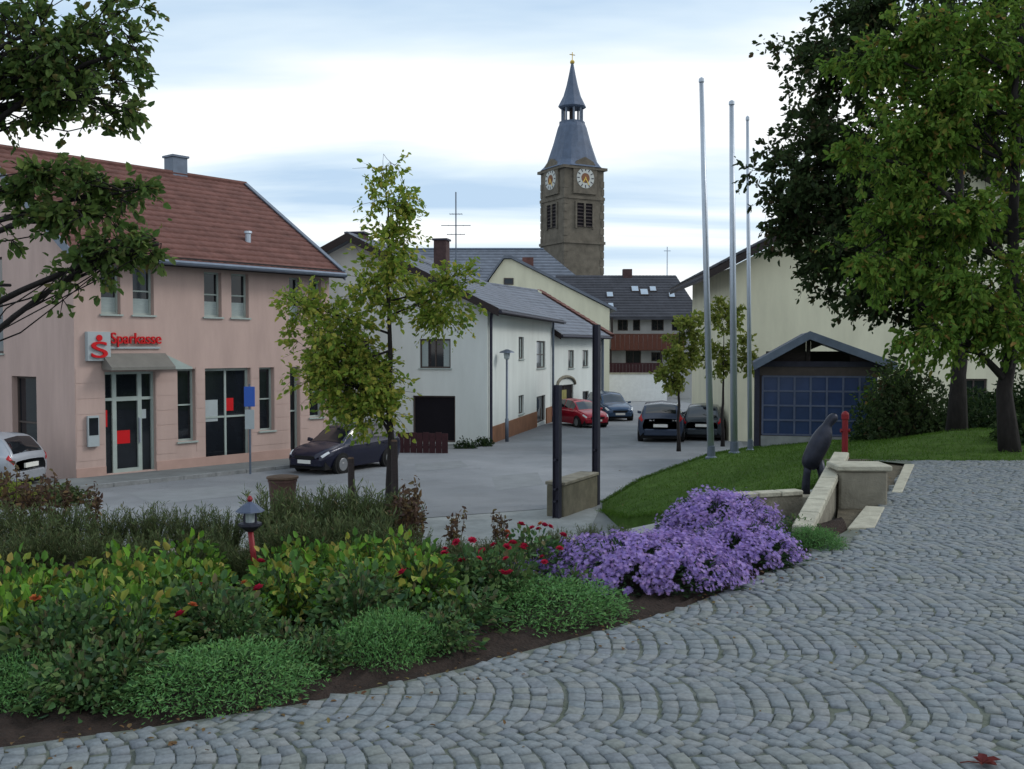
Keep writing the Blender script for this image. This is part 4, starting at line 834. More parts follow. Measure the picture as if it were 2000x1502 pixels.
# ---------- blue-glazed shelter
def shelter():
    Y = 30; z = at(1600, 871, Y).z; o = at(1478, 871, Y); o.z = z; W = at(1722, 0, Y).x - o.x; rz = R(-13)
    t = thing('garden_shelter', 'dark timber shelter with blue glazed grid front and gabled roof', 'shelter', o, rz); ZZ = lambda py: at(1600, py, Y).z - z; X = lambda px: at(px, 700, Y).x - o.x
    ev = ZZ(716); ap = ZZ(658); xm = X(1575)
    for x in (X(1480), X(1716)): MB().box(x - .06, x + .06, 0, .12, -.3, ev).build('post', 'steel', t)
    for x in (X(1480), X(1716)): MB().box(x - .06, x + .06, 3.0, 3.12, -.3, ev).build('post', 'steel', t)
    MB().box(X(1478), X(1720), -.02, .14, ev, ev + .16).build('beam', 'steel', t)
    MB().box(X(1487), X(1712), .03, .10, -.3, ZZ(851)).build('base_wall', 'pathpave', t)
    # glazed grid
    c, r = 7, 4; u0, u1, v0, v1 = X(1490), X(1700), ZZ(848), ZZ(735); g = MB(); du, dv = (u1 - u0) / c, (v1 - v0) / r
    for i in range(c + 1): x = u0 + du * i; g.box(x - .028, x + .028, .02, .09, v0, v1)
    for j in range(r + 1): y = v0 + dv * j; g.box(u0, u1, .024, .086, y - .026, y + .026)
    gr = g.build('glazing_grid', 'gridmetal', t)
    for i in range(c):
        for j in range(r): MB().box(u0 + du * i + .025, u0 + du * (i + 1) - .025, .05, .062, v0 + dv * j + .022, v0 + dv * (j + 1) - .022).build('pane', 'bluepane', gr)
    MB().box(X(1484), X(1712), .02, .10, v1 + .03, ev - .0015).build('top_rail', 'frame_dark', t)
    MB().box(X(1484), X(1712), 3.0, 3.08, -.3, ev).build('back_wall', 'darkwood', t)
    # roof: gable with open truss
    th = Vector((0, 0, .14)); ro = None
    for xe, nm in ((X(1472), 'roof'), (X(1732), 'roof_slope')):
        ze = ev - .02; g = MB(); a, b = Vector((xe, -.6, ze)), Vector((xm, -.6, ap)); g.slab([a, b, b + Vector((0, 4.3, 0)), a + Vector((0, 4.3, 0))], th); q = g.build(nm, 'shedroof', t if ro is None else ro); ro = ro or q
        g = MB(); g.slab([a + Vector((0, -.03, .16)), b + Vector((0, -.03, .16)), b + Vector((0, -.03, -.08)), a + Vector((0, -.03, -.08))], (0, .03, 0)); g.build('verge_board', 'metal_grey', ro)
    MB().box(xm - .06, xm + .06, .0, .1, ev + .16, ap - .02).build('king_post', 'darkwood', t)
    g = MB(); g.slab([(X(1490), .06, ev + .16), (xm - .07, .06, ev + .16), (xm - .07, .06, ap - .02)], (0, .04, 0)); g.build('gable_board', 'darkwood', t)
    g = MB(); g.slab([(X(1652), .06, ev + .16), (X(1712), .06, ev + .16), (X(1652), .06, ev + .42)], (0, .04, 0)); g.build('gable_board', 'darkwood', t)  # dark board added in place of the shelter's shaded interior
    g = MB(); g.slab([(xm + .07, .05, ap - .06), (xm + .5, .05, ap - .2), (xm + .07, .05, ap - .38)], (0, .04, 0)); g.build('gable_board', 'darkwood', t)
    MB().box(X(1500), X(1706), 3.1, 3.16, ev, ev + .45).build('rear_gable_board', 'darkwood', t)
M['shedroof'] = mat('blue_black_roofing', (.045, .06, .095), .6, var=.25)
M['gridmetal'] = mat('grid_bars', (.10, .12, .19), .5, metal=.2)
shelter()

# ================================================================== STREET FURNITURE
def lawn_z(x, y):
    P = LG.reshape(-1, 3); d = (P[:, 0] - x) ** 2 + (P[:, 1] - y) ** 2; i = np.argsort(d)[:4]; w = 1 / (d[i] + 1e-4); return float((P[i, 2] * w).sum() / w.sum())
for (bx, by, tx, ty, Y, r, lab) in ((1389, 890, 1370, 162, 24.1, .085, 'tallest leaning pale metal flagpole, first of three from the road'), (1434, 890, 1429, 206, 25.6, .095, 'middle pale metal flagpole of the three on the lawn'), (1465, 886, 1460, 236, 27.0, .065, 'thin pale flagpole of the three, next to the blue shelter')):
    b = at(bx, by, Y); top = at(tx, ty, Y); b.z = lawn_z(b.x, b.y) - .02
    t = thing('flagpole', lab, 'flagpole', b, 0, 'flagpoles in a row on the lawn'); v = top - b
    MB().tube([(0, 0, -.1), v * .5, v], [r, r * .85, r * .62], 12).build('pole', 'alu', t, smooth=True)
    MB().lathe([(r * 1.7, -.05), (r * 1.7, .03), (r * 1.2, .06), (r * 1.12, .3)], 12).build('base_collar', 'metal_grey', t)
    g = MB(); g.lathe([(r * .3, v.z - .02), (r * .8, v.z + .02), (r * .75, v.z + .1), (r * .1, v.z + .14)], 10, (v.x, v.y, 0)); g.build('cap', 'alu', t)
# maypole holder: two steel uprights in a concrete base
def maypole_stand():
    a, b = gs(1088, 1011), gs(1164, 984); t = thing('maypole_stand', 'short and tall dark steel uprights bolted to concrete block by road', 'post', a); d = b - a; d.z = 0; n = d.normalized(); q = Vector((n.y, -n.x, 0))
    def post(c, zt, nm):
        g = MB()
        for w0, w1, s0, s1 in ((-.075, .075, -.07, -.058), (-.075, .075, .058, .07), (-.010, .010, -.057, .057)):
            g.hexa([c + q * s + n * w + Vector((0, 0, z)) for z in (-.25, zt) for s, w in ((s0, w0), (s1, w0), (s1, w1), (s0, w1))])
        g.build(nm, 'steel', t)
    post(Vector((0, 0, 0)), at(1088, 752, a.y).z - a.z, 'upright'); post(d, at(1164, 634, b.y).z - a.z, 'upright')
    zt = at(1090, 950, a.y).z - a.z; zt = min(zt, .75)
    g = MB(); g.hexa([n * w + q * s + Vector((0, 0, z)) for z in (-.3, zt) for s, w in ((-.30, .14), (.09, .14), (.09, d.length - .13), (-.30, d.length - .13))]); g.build('concrete_block', 'concrete', t, bevel=.02)
    g = MB(); g.hexa([n * w + q * s + Vector((0, 0, z)) for z in (zt + .002, zt + .07) for s, w in ((-.33, .13), (.12, .13), (.12, d.length - .12), (-.33, d.length - .12))]); g.build('cap_slab', 'stone', t, bevel=.01)
    for c in (Vector((0, 0, 0)), d):
        for z in (.35, .6, 1.2): g = MB(); p = c + Vector((0, 0, z)); g.tube([p - n * .14, p + n * .14], .025, 6); g.build('bolt', 'steel', t)
maypole_stand()
# street lamp by the white house
def lamp():
    b = gs(990, 862); t = thing('street_lamp', 'slim grey street lamp with flat cap before white house', 'lamp', b); zt = at(990, 700, b.y).z - b.z
    MB().tube([(0, 0, -.1), (0, 0, .9), (0, 0, .92), (0, 0, zt)], [.075, .075, .05, .042], 10).build('pole', 'metal_grey', t, smooth=True)
    MB().lathe([(.05, zt - .05), (.11, zt), (.13, zt + .22)], 12).build('lamp_glass', 'signgrey', t); MB().lathe([(.30, zt + .22), (.28, zt + .27), (.05, zt + .36)], 12).build('lamp_cap', 'metal_grey', t)
lamp()
# parking sign at the bank
def parking_sign():
    b = gs(489, 925); t = thing('parking_sign', 'blue square sign on grey pole before the shop window', 'sign', b, .15); b.z = zst(b.y); z = lambda py: at(489, py, b.y).z - b.z
    MB().tube([(0, 0, -.1), (0, 0, z(750))], .032, 8).build('pole', 'metal_grey', t)
    MB().box(-.15, .15, -.055, -.035, z(794), z(755)).build('sign_plate', 'signblue', t, bevel=.006)
    MB().box(-.13, .13, -.055, -.035, z(838), z(800)).build('lower_plate', 'signgrey', t, bevel=.004)
parking_sign()
# brown waste bin, stakes
def bin_():
    o = Vector((at(552, 950, 19.6).x, 19.6, zst(19.6) - .006)); t = thing('waste_bin', 'tapered brown waste bin with pale rim beside the road', 'bin', o); zt = at(552, 936, 19.6).z - o.z
    MB().lathe([(.19, -.02), (.2, .04), (.275, zt - .05), (.29, zt - .045), (.29, zt)], 16).build('body', 'brownplast', t)
    MB().lathe([(.27, zt + .001), (.315, zt + .02), (.315, zt + .055), (.2, zt + .075)], 16).build('rim', 'drystem', t)
bin_()
for px, py, Y, lab in ((680, 896, 19.8, 'short dark wooden stake between the bin and young tree'), (766, 862, 19.4, 'taller dark wooden stake supporting the young tree')):
    o = Vector((at(px, 0, Y).x, Y, zst(Y) - .006)); t = thing('tree_stake', lab, 'stake', o); zt = at(px, py, Y).z - o.z
    MB().tube([(0, 0, -.2), (.01, 0, zt * .5), (0, 0, zt)], [.075, .07, .065], 9).build('post', 'darkwood', t); MB().lathe([(.066, zt - .001), (.05, zt + .03)], 9).build('chamfer', 'drystem', t)
# small lantern on a red pole in the bed
def bed_lantern():
    o = gp(505, 1165, .03); Y = o.y; t = thing('garden_lantern', 'small dark lantern on red pole standing in flower bed', 'lantern', o, .3); h = at(490, 1030, Y).z - o.z; lx = -.055
    MB().tube([(0, 0, -.12), (lx * .5, 0, h * .5), (lx, 0, h)], .022, 8).build('pole', 'redpaint', t, smooth=True)
    MB().lathe([(.03, h - .01), (.075, h + .02), (.085, h + .03), (.085, h + .045), (.06, h + .05)], 8, (lx, 0, 0)).build('tray', 'steel', t)
    for k in range(4): a = R(45 + 90 * k); MB().tube([(lx + .058 * math.cos(a), .058 * math.sin(a), h + .045), (lx + .055 * math.cos(a), .055 * math.sin(a), h + .12)], .007, 5).build('bar', 'steel', t)
    MB().lathe([(.03, h + .046), (.036, h + .115)], 10, (lx, 0, 0)).build('lamp_glass', 'signgrey', t)
    MB().lathe([(.105, h + .12), (.1, h + .128), (.05, h + .165), (.012, h + .185)], 8, (lx, 0, 0)).build('lantern_roof', 'bluecap', t); MB().lathe([(.01, h + .18), (.022, h + .2), (.01, h + .222)], 8, (lx, 0, 0)).build('finial', 'redpaint', t)
M['bluecap'] = mat('blue_grey_enamel', (.06, .08, .13), .5)
bed_lantern()
for ob in COL.objects:
    if ob.name == 'garden_lantern': ob.scale = (.86, .86, .97)
# stone basin: rim wall, fountain block, flat slabs
def fountain():
    a, b = gp(1551, 1026, .14), gp(1632, 882, .40)
    a = Vector((a.x, a.y, 0)); b = Vector((b.x, b.y, 0)); d = (b - a).normalized(); q = Vector((d.y, -d.x, 0)); Lw = (b - a).length
    t = thing('basin_wall', 'long sloping stone wall with pale coping beside purple asters', 'wall', a)
    n = 7
    for i in range(n):
        s0, s1 = Lw * i / n + .008, Lw * (i + 1) / n - .008
        MB().hexa([d * s + q * w + Vector((0, 0, z + .26 * s / Lw)) for z in (.065, .14 + .002 * (i % 3)) for s, w in ((s0, -.02), (s1, -.02), (s1, .15), (s0, .15))]).build('coping_stone', 'coping', t, bevel=.012)
    MB().hexa([d * s + q * w + Vector((0, 0, z if z < 0 else z + .26 * s / Lw)) for z in (-.95, .063) for s, w in ((0, 0), (Lw, 0), (Lw, .13), (0, .13))]).build('wall_core', 'stone', t)
    # fountain block
    p0, p1 = gp(1636, 985), gp(1737, 985); Y = p0.y; zt = at(1690, 909, Y).z; t = thing('fountain_block', 'square grey stone block with pale capstone beside the cobbles', 'block', ((p0.x + p1.x) / 2, Y, 0), -.04); w = (p1.x - p0.x) / 2
    MB().box(-w + .02, w - .02, 0, .36, -.4, zt - .062).build('block', 'stone', t, bevel=.02)
    MB().box(-w - .01, w + .015, -.03, .40, zt - .06, zt).build('capstone', 'coping', t, bevel=.012)
    # slabs on the plaza edge
    for quad, lab in (([(1655, 1033), (1708, 1031), (1728, 992), (1690, 990)], 'pale flat stone slab lying at foot of the fountain block'), ([(1741, 962), (1762, 962), (1786, 908), (1766, 908)], 'narrow pale kerb slab along the cobbles behind fountain block')):
        P = [gp(*c) for c in quad]; c = sum(P, Vector()) / 4; g = MB(); g.slab([p - c + Vector((0, 0, .012)) for p in P], (0, 0, -.10)); o = g.build('stone_slab', 'coping', None, bevel=.008, loc=c); tag(o, lab, 'slab')
    # basin floor between wall and plaza
    e = [gp(1600, 1062, -.02), gp(1660, 1030, -.02), gp(1730, 985, -.02), gp(1775, 905, -.02)]
    b = gp(1634, 886, .16); poly = [(a.x + .05, a.y - .8), (e[1].x + .5, e[1].y - .3), (e[3].x + .9, e[3].y - .1), (e[3].x + 1.0, 14.7), (b.x + .2, 14.8), (b.x + .09, b.y)]
    flat_sheet('soil', poly, lambda x, y: -.045, 'basinsoil')
    # coping wall behind the asters
    c0, c1 = at(1430, 968, 9.5), at(1562, 960, 9.75); t = thing('low_wall', 'low beige wall with pale coping behind the purple asters', 'wall', (c0.x, c0.y, 0)); v = c1 - c0; v.z = 0; ln = v.length; v.normalize(); qq = Vector((v.y, -v.x, 0)); zc = at(1500, 960, 9.6).z
    MB().hexa([v * s + qq * w + Vector((0, 0, z)) for z in (-1.2, zc - .055) for s, w in ((0, -.05), (ln, -.05), (ln, .05), (0, .05))]).build('wall_core', 'stone', t)
    for i in range(3): s0, s1 = ln * i / 3 + .004, ln * (i + 1) / 3 - .004; MB().hexa([v * s + qq * w + Vector((0, 0, z)) for z in (zc - .053, zc) for s, w in ((s0, -.07), (s1, -.07), (s1, .07), (s0, .07))]).build('coping_stone', 'coping', t, bevel=.01)
M['basinsoil'] = mat('gravelly_soil', (.10, .085, .06), 1, var=.4, vscale=9, bump=.8)
fountain()
# bronze sculpture leaning over the basin
def sculpture():
    Y = 12.3; b = at(1588, 905, Y); o = Vector((b.x, Y, 0)); o.z = -.2; t = thing('bronze_sculpture', 'dark leaning bronze sculpture on slender leg behind the basin wall', 'sculpture', o)
    pth = [at(1578, 918, Y), at(1583, 902, Y), at(1593, 880, Y), at(1606, 856, Y), at(1613, 838, Y), at(1616, 829, Y), at(1624, 819, Y), at(1631, 812, Y), at(1634, 809, Y)]; rad = [.08, .13, .125, .135, .09, .055, .068, .058, .015]
    g = MB(); g.tube([p - o for p in pth], rad, 14); me = g.mesh('body', True); ob = link('body', me, 'bronze', t)
    sb = ob.modifiers.new('smooth', 'SUBSURF'); sb.levels = 1; sb.render_levels = 1
    g = MB(); g.tube([at(1580, 900, Y) - o, at(1576, 925, Y) - o, at(1574, 945, Y) - o, Vector((at(1574, 945, Y).x - o.x, 0, -.1))], [.06, .045, .05, .055], 8); g.build('leg', 'bronze', t, smooth=True)
    g = MB(); g.tube([at(1600, 900, Y) - o, at(1606, 930, Y) - o, Vector((at(1606, 945, Y).x - o.x, .05, -.1))], [.06, .045, .05], 8); g.build('leg', 'bronze', t, smooth=True)
    MB().box(-.22, .26, -.2, .2, -.35, .0).build('plinth', 'stone', t, bevel=.015)
sculpture()
def hydrant():
    Y = 16.2; b = at(1650, 878, Y); b.z = lawn_z(b.x, b.y) - .01; t = thing('hydrant', 'slim red hydrant post on the lawn before dark shelter', 'hydrant', b); h = at(1650, 803, Y).z - b.z
    MB().lathe([(.075, -.1), (.075, .08), (.05, .1), (.048, h - .14), (.062, h - .13), (.062, h - .05), (.045, h - .02), (.015, h)], 12).build('column', 'redpaint', t, smooth=False)
    for s in (-1, 1): MB().lathe([(.026, 0), (.026, s * .058), (.032, s * .058), (.032, s * .075)], 10, (0, 0, h * .62), 'x').build('outlet', 'redpaint', t)
hydrant()

# ================================================================== CARS
def catmull(P, t):
    P = np.asarray(P, float); n = len(P); t = np.asarray(t); i = np.clip(t.astype(int), 0, n - 2); f = (t - i)[:, None]
    p0, p1, p2, p3 = P[np.clip(i - 1, 0, n - 1)], P[i], P[i + 1], P[np.clip(i + 2, 0, n - 1)]
    return .5 * (2 * p1 + (p2 - p0) * f + (2 * p0 - 5 * p1 + 4 * p2 - p3) * f ** 2 + (3 * p1 - p0 - 3 * p2 + p3) * f ** 3)
# station: x, half width, sill z, waist z, belt z, roof half width, roof edge z, roof z
HATCH = [(-1.98, .62, .42, .55, .72, .55, .78, .80), (-1.93, .76, .30, .50, .86, .64, .92, .94), (-1.80, .82, .24, .52, .93, .61, 1.12, 1.16), (-1.52, .84, .21, .55, .94, .56, 1.36, 1.41), (-.9, .85, .19, .56, .93, .56, 1.41, 1.47),
         (-.1, .85, .18, .56, .91, .56, 1.40, 1.46), (.32, .85, .18, .56, .90, .55, 1.33, 1.39), (.72, .85, .18, .56, .89, .60, 1.10, 1.15), (1.02, .84, .18, .55, .87, .66, .92, .96), (1.30, .83, .20, .54, .83, .66, .87, .91), (1.68, .79, .24, .50, .74, .60, .78, .81), (1.92, .70, .30, .46, .62, .5, .66, .69), (1.99, .60, .36, .46, .56, .4, .58, .59)]
WAGON = [(-2.22, .66, .42, .58, .80, .58, .90, .93), (-2.18, .80, .30, .52, .95, .63, 1.05, 1.08), (-2.05, .84, .24, .54, .97, .61, 1.33, 1.38), (-1.8, .85, .21, .55, .97, .59, 1.42, 1.48), (-1.0, .86, .19, .56, .95, .59, 1.44, 1.51),
         (-.1, .86, .18, .56, .93, .58, 1.42, 1.49), (.35, .86, .18, .56, .92, .57, 1.35, 1.42), (.78, .86, .18, .56, .90, .62, 1.10, 1.15), (1.08, .85, .18, .55, .88, .68, .93, .97), (1.4, .84, .20, .54, .84, .68, .88, .92), (1.85, .80, .24, .50, .76, .6, .80, .83), (2.1, .70, .30, .46, .64, .5, .68, .71), (2.17, .6, .36, .46, .56, .4, .58, .60)]
def car(name, label, loc, heading, paint, st=HATCH, scale=1., group='cars parked along the street'):
    """heading: direction the nose points, radians from +x"""
    t = thing(name, label, 'car', loc, heading, group); t.scale = (scale,) * 3
    S = np.array(st); n = len(S)
    def surf(ts, vs):
        Q = catmull(S, ts); out = []
        prof = lambda r: np.array([(r[1] * .90, r[2]), (r[1] * 1.0, r[3]), (r[1] * .985, r[4] - .07), (r[1] * .93, r[4]), (r[5] + .03, r[6] - .06), (r[5] - .05, r[6]), (0, r[7])])
        for r in Q:
            p = prof(r); seg = np.asarray(vs); out.append(np.c_[np.full(len(seg), r[0]), catmull(p, seg)])
        return np.array(out)
    vs = np.linspace(0, 6, 31); ts = np.linspace(0, n - 1, 61); A = surf(ts, vs); A = np.concatenate([A, A[:, -2::-1] * np.array([1, -1, 1])], 1)
    a, b = A.shape[:2]; i, j = np.meshgrid(np.arange(a - 1), np.arange(b - 1), indexing='ij'); k = (i * b + j).ravel(); V = A.reshape(-1, 3)
    bm = MB(); me = np_mesh('body', V, np.stack([k, k + b, k + b + 1, k + 1], 1), smooth=True)
    me.materials.append(paint); bo = link('body', me, None, t)
    under = MB(); under.box(S[0, 0] + .12, S[-1, 0] - .12, -.72, .72, .17, .45); under.build('underbody', 'rubber', t)
    for e, nm in ((0, 'rear_bumper'), (n - 1, 'front_bumper')):
        x = S[e, 0]; sg = 1 if e else -1; g = MB(); w = .72; g.hexa([(x - sg * .25, -w, .26), (x - sg * .25, w, .26), (x + sg * .015, w * .82, .28), (x + sg * .015, -w * .82, .28), (x - sg * .25, -w, .52), (x - sg * .25, w, .52), (x + sg * .02, w * .82, .52), (x + sg * .02, -w * .82, .52)]); g.build(nm, paint, t, bevel=.03)
    def patch(t0, t1, v0, v1, nm, m, mirror=False, off=.007, nt=10, nv=8, par=None, sides=(1,)):
        for sgn in sides:
            tt = np.linspace(t0, t1, nt); vv = np.linspace(v0, v1, nv); G = surf(tt, vv)
            if mirror: G = np.concatenate([G, G[:, -2::-1] * np.array([1, -1, 1])], 1)
            G = G * np.array([1, sgn, 1]); du = np.gradient(G, axis=0); dv = np.gradient(G, axis=1); N_ = np.cross(du, dv); N_ /= np.maximum(np.linalg.norm(N_, axis=2, keepdims=True), 1e-9)
            c = np.array([S[:, 0].mean(), 0, .6]); s = np.sign(((G - c) * N_).sum(2)); s = np.where(s == 0, 1, s); G = G + N_ * (s * off)[..., None]
            aa, bb = G.shape[:2]; i, j = np.meshgrid(np.arange(aa - 1), np.arange(bb - 1), indexing='ij'); k = (i * bb + j).ravel()
            link(nm, np_mesh(nm, G.reshape(-1, 3), np.stack([k, k + bb, k + bb + 1, k + 1], 1), smooth=True), m, par or t)
    patch(3.05, 4.45, 3.25, 4.75, 'side_window', 'carglass', sides=(1, -1)); patch(4.55, 5.6, 3.25, 4.75, 'side_window', 'carglass', sides=(1, -1)); patch(5.66, 6.75, 3.25, 4.65, 'side_window', 'carglass', sides=(1, -1))
    patch(6.15, 7.85, 5.05, 6, 'windscreen', 'carglass', mirror=True); patch(1.2, 2.75, 5.05, 6, 'rear_window', 'carglass', mirror=True)
    patch(n - 2.9, n - 1.75, 2.2, 3.4, 'headlight', 'headl', sides=(1, -1)); patch(.35, 1.6, 2.05, 3.6, 'tail_light', 'tail', sides=(1, -1))
    xf, xr = S[-1, 0], S[0, 0]
    g = MB(); g.box(xf - .02, xf + .03, -.38, .38, .50, .60); g.build('grille', 'rubber', t); g = MB(); g.box(xf + .0, xf + .035, -.26, .26, .36, .47); g.build('number_plate', 'plate', t); g = MB(); g.box(xr - .05, xr, -.26, .26, .60, .71); g.build('number_plate', 'plate', t)
    ra = .30
    for x in (xr + .78, xf - .80):
        for s in (-1, 1):
            y = s * .80; g = MB(); g.lathe([(ra + .065, s * -.12), (ra + .06, s * .055)], 22, (x, y, ra), 'y'); g.build('wheel_arch', 'rubber', t)
            g = MB(); g.lathe([(ra - .09, s * -.1), (ra - .02, s * -.1), (ra, s * -.06), (ra, s * .05), (ra - .03, s * .075), (ra - .1, s * .078)], 22, (x, y, ra), 'y'); w = g.build('wheel', 'rubber', t)
            g = MB(); g.lathe([(ra - .1, s * .079), (ra - .11, s * .083), (.07, s * .07), (.05, s * .085)], 18, (x, y, ra), 'y'); g.build('rim', 'rim', w)
    for s in (-1, 1): g = MB(); x = S[7, 0] - .02; g.hexa([(x - .08, s * .84, .90), (x + .06, s * .84, .90), (x + .05, s * 1.0, .92), (x - .06, s * 1.0, .92), (x - .08, s * .84, 1.0), (x + .04, s * .84, 1.0), (x + .03, s * 1.0, 1.03), (x - .06, s * 1.0, 1.03)]); g.build('mirror', paint, t, bevel=.015)
    for s in (-1, 1):
        for x in (S[5, 0] - .1, S[4, 0] - .15): g = MB(); g.box(x, x + .17, s * .855 if s > 0 else -.885, .885 if s > 0 else s * .855, .80, .825); g.build('door_handle', paint, t)
    return t
def paintm(name, col): return mat(name, col, .22, metal=.25, var=.05, spec=.6)
pt_navy, pt_red, pt_blue, pt_dark, pt_silver, pt_grey = paintm('paint_navy', (.012, .013, .032)), paintm('paint_red', (.38, .012, .03)), paintm('paint_blue', (.03, .065, .13)), paintm('paint_slate', (.035, .05, .085)), paintm('paint_silver', (.33, .35, .39)), paintm('paint_graphite', (.035, .045, .055))
def on_street(px, py): p = gs(px, py); p.z = zst(p.y) - .01; return p
c = on_street(676, 914); car('parked_car', 'very dark navy hatchback parked beside the pink building', c, R(240), pt_navy, HATCH, .92)
c = on_street(1133, 831); car('parked_car', 'bright red small car parked before the joined white houses', c, R(-66), pt_red, HATCH, .9)
c = on_street(1190, 818); car('parked_car', 'blue estate car parked behind the bright red car', c, R(-80), pt_blue, WAGON, 1)
c = on_street(1293, 855); car('parked_car', 'slate blue estate seen from behind on the road', c, R(80), pt_dark, WAGON, 1.06)
c = on_street(1376, 854); car('parked_car', 'graphite hatchback beside the slate blue estate near flagpoles', c, R(76), pt_grey, HATCH, 1)
c = on_street(1432, 845); car('parked_car', 'dull red car half hidden behind the flagpoles', c, R(76), pt_red, WAGON, 1.)
c = Vector((at(18, 0, 25.2).x, 25.2, zst(25.2) - .02)); c.x -= 1.5; car('parked_car', 'silver hatchback parked by the pink gable wall, tail showing', c, R(172), pt_silver, HATCH, 1)

# ================================================================== TREES
def lobe(px, py, Y, rx, ry, rz, w, base): p = at(px, py, Y) - base; return (p.x, p.y, p.z, rx, ry, rz, w)
# young yellow-green tree
b = Vector((at(757, 0, 20.0).x, 20.0, zst(20) - .01))
make_tree('young_tree', 'young yellow green tree standing by the road before the white house', 'tree', b, 7.6, .085,
    [lobe(*q, b) for q in ((760, 300, 20, .32, .3, .5, 3), (755, 385, 20, .5, .5, .5, 8), (755, 480, 20, .75, .7, .55, 12), (640, 640, 20, .95, .9, .6, 24), (860, 600, 20.2, .75, .7, .65, 15), (580, 600, 19.8, .55, .6, .35, 6), (900, 560, 20, .35, .4, .35, 4), (745, 560, 20, .8, .9, .6, 17), (690, 740, 20, .95, .9, .65, 44), (720, 800, 20, .6, .6, .4, 16), (650, 690, 20, .8, .8, .5, 14))], 14000, .105, 'leaf_young', 'barkdark', clusters=190, spray=.62, seed=5, width=.6, per_twig=6)
# right-hand big trees
b = Vector((at(1882, 0, 19.0).x, 19.0, .05))
make_tree('broad_tree', 'big dark leaved tree with straight trunk on the lawn', 'tree', b, 9.6, .15,
    [lobe(*q, b) for q in ((1600, 130, 20, 1.0, 1.3, .9, 12), (1580, 330, 20, 1.15, 1.4, .95, 20), (1610, 480, 20, 1.1, 1.3, .85, 18), (1740, 90, 20, 1.4, 1.6, 1.1, 16), (1760, 330, 20.5, 1.5, 1.6, 1.4, 20), (1720, 530, 19.5, .9, 1.2, .75, 14), (1920, 50, 20, 1.4, 1.6, 1.2, 12), (1560, 400, 20, .8, .9, .6, 8), (1830, -120, 20, 1.6, 1.6, 1.1, 10), (2000, 300, 21, 1.5, 1.6, 1.6, 12), (1880, 450, 20.5, 1.3, 1.4, 1.0, 10), (1640, 30, 20, .9, 1.0, .6, 7), (1800, 590, 19.8, .9, 1.1, .45, 9), (1960, 600, 20.5, 1.0, 1.1, .5, 8))], 52000, .115, 'leaf_dark', 'barkdark', clusters=380, spray=.55, seed=12, width=.6, per_twig=8)
b = Vector((at(1990, 0, 15.5).x, 15.5, .02))
make_tree('maple_tree', 'bright green tree with hanging branches reaching over the lawn', 'tree', b, 8.6, .13,
    [lobe(*q, b) for q in ((1820, 420, 15.5, .95, 1.0, .8, 18), (1900, 560, 15.2, .95, 1.0, .55, 16), (1760, 250, 15.5, .8, .9, .7, 13), (1880, 220, 15.5, 1.0, 1.1, .9, 18), (1960, 60, 15.5, 1.1, 1.1, 1.0, 16), (1700, 470, 15.2, .55, .7, .75, 8), (1700, 110, 15.4, .5, .6, .3, 4), (1690, 320, 15.2, .5, .6, .3, 5), (1800, 80, 15.5, .7, .8, .6, 9), (2050, 400, 15.5, 1.1, 1.2, 1.2, 14), (2100, 100, 15.5, 1.3, 1.3, 1.3, 12), (1830, 640, 15, .5, .6, .25, 5), (1980, 640, 15, .6, .7, .3, 6))], 40000, .10, 'leaf_mid', 'barkdark', clusters=250, spray=.5, seed=21, width=.5, droop=.7, per_twig=9)
# near tree whose branches come in from the left
b = Vector((-5.6, 8.4, -.05))
make_tree('overhanging_tree', 'near tree whose dark leafy branches hang before the pink building', 'tree', b, 7.2, .17,
    [lobe(*q, b) for q in ((60, 60, 8, .55, .55, .42, 16), (150, 130, 8, .5, .5, .40, 17), (215, 50, 8, .38, .4, .3, 8), (215, 210, 8, .22, .3, .25, 6), (30, 170, 8, .4, .4, .25, 6), (265, 100, 8, .14, .2, .12, 2), (120, 350, 7.9, .38, .45, .10, 8), (230, 365, 7.9, .26, .4, .10, 7), (160, 420, 7.9, .22, .3, .11, 6), (255, 475, 7.9, .28, .3, .10, 9), (315, 480, 7.9, .12, .2, .07, 3), (30, 560, 7.9, .2, .3, .06, 1), (-200, 0, 8.6, 1.0, 1.0, .8, 12), (-300, 350, 8.6, .9, 1.0, .7, 9), (-120, -250, 8.4, 1.2, 1.2, .8, 14), (-450, -100, 8.8, 1.1, 1.1, 1.0, 10))], 13500, .066, 'leaf_near', 'barkdark', clusters=260, spray=.21, seed=33, width=.6, limb=.24)
# small trees by the flagpoles
for px, Y, lob, lab, sd in ((1331, 35.5, ((1330, 690, .75, .7, .75, 10), (1310, 740, .5, .5, .4, 5), (1345, 640, .5, .5, .5, 5)), 'slender small tree with yellow green crown by the road', 41), (1418, 37.5, ((1415, 620, .75, .7, .9, 10), (1455, 690, .7, .6, .9, 8), (1400, 700, .6, .6, .7, 7)), 'bushy yellow green tree before the cream house', 42)):
    b = Vector((at(px, 0, Y).x, Y, zst(Y) - .03))
    make_tree('street_tree', lab, 'tree', b, 5.2, .07, [lobe(q[0], q[1], Y, *q[2:], b) for q in lob], 2600, .15, 'leaf_yellow', 'barkdark', clusters=44, spray=.42, seed=sd)
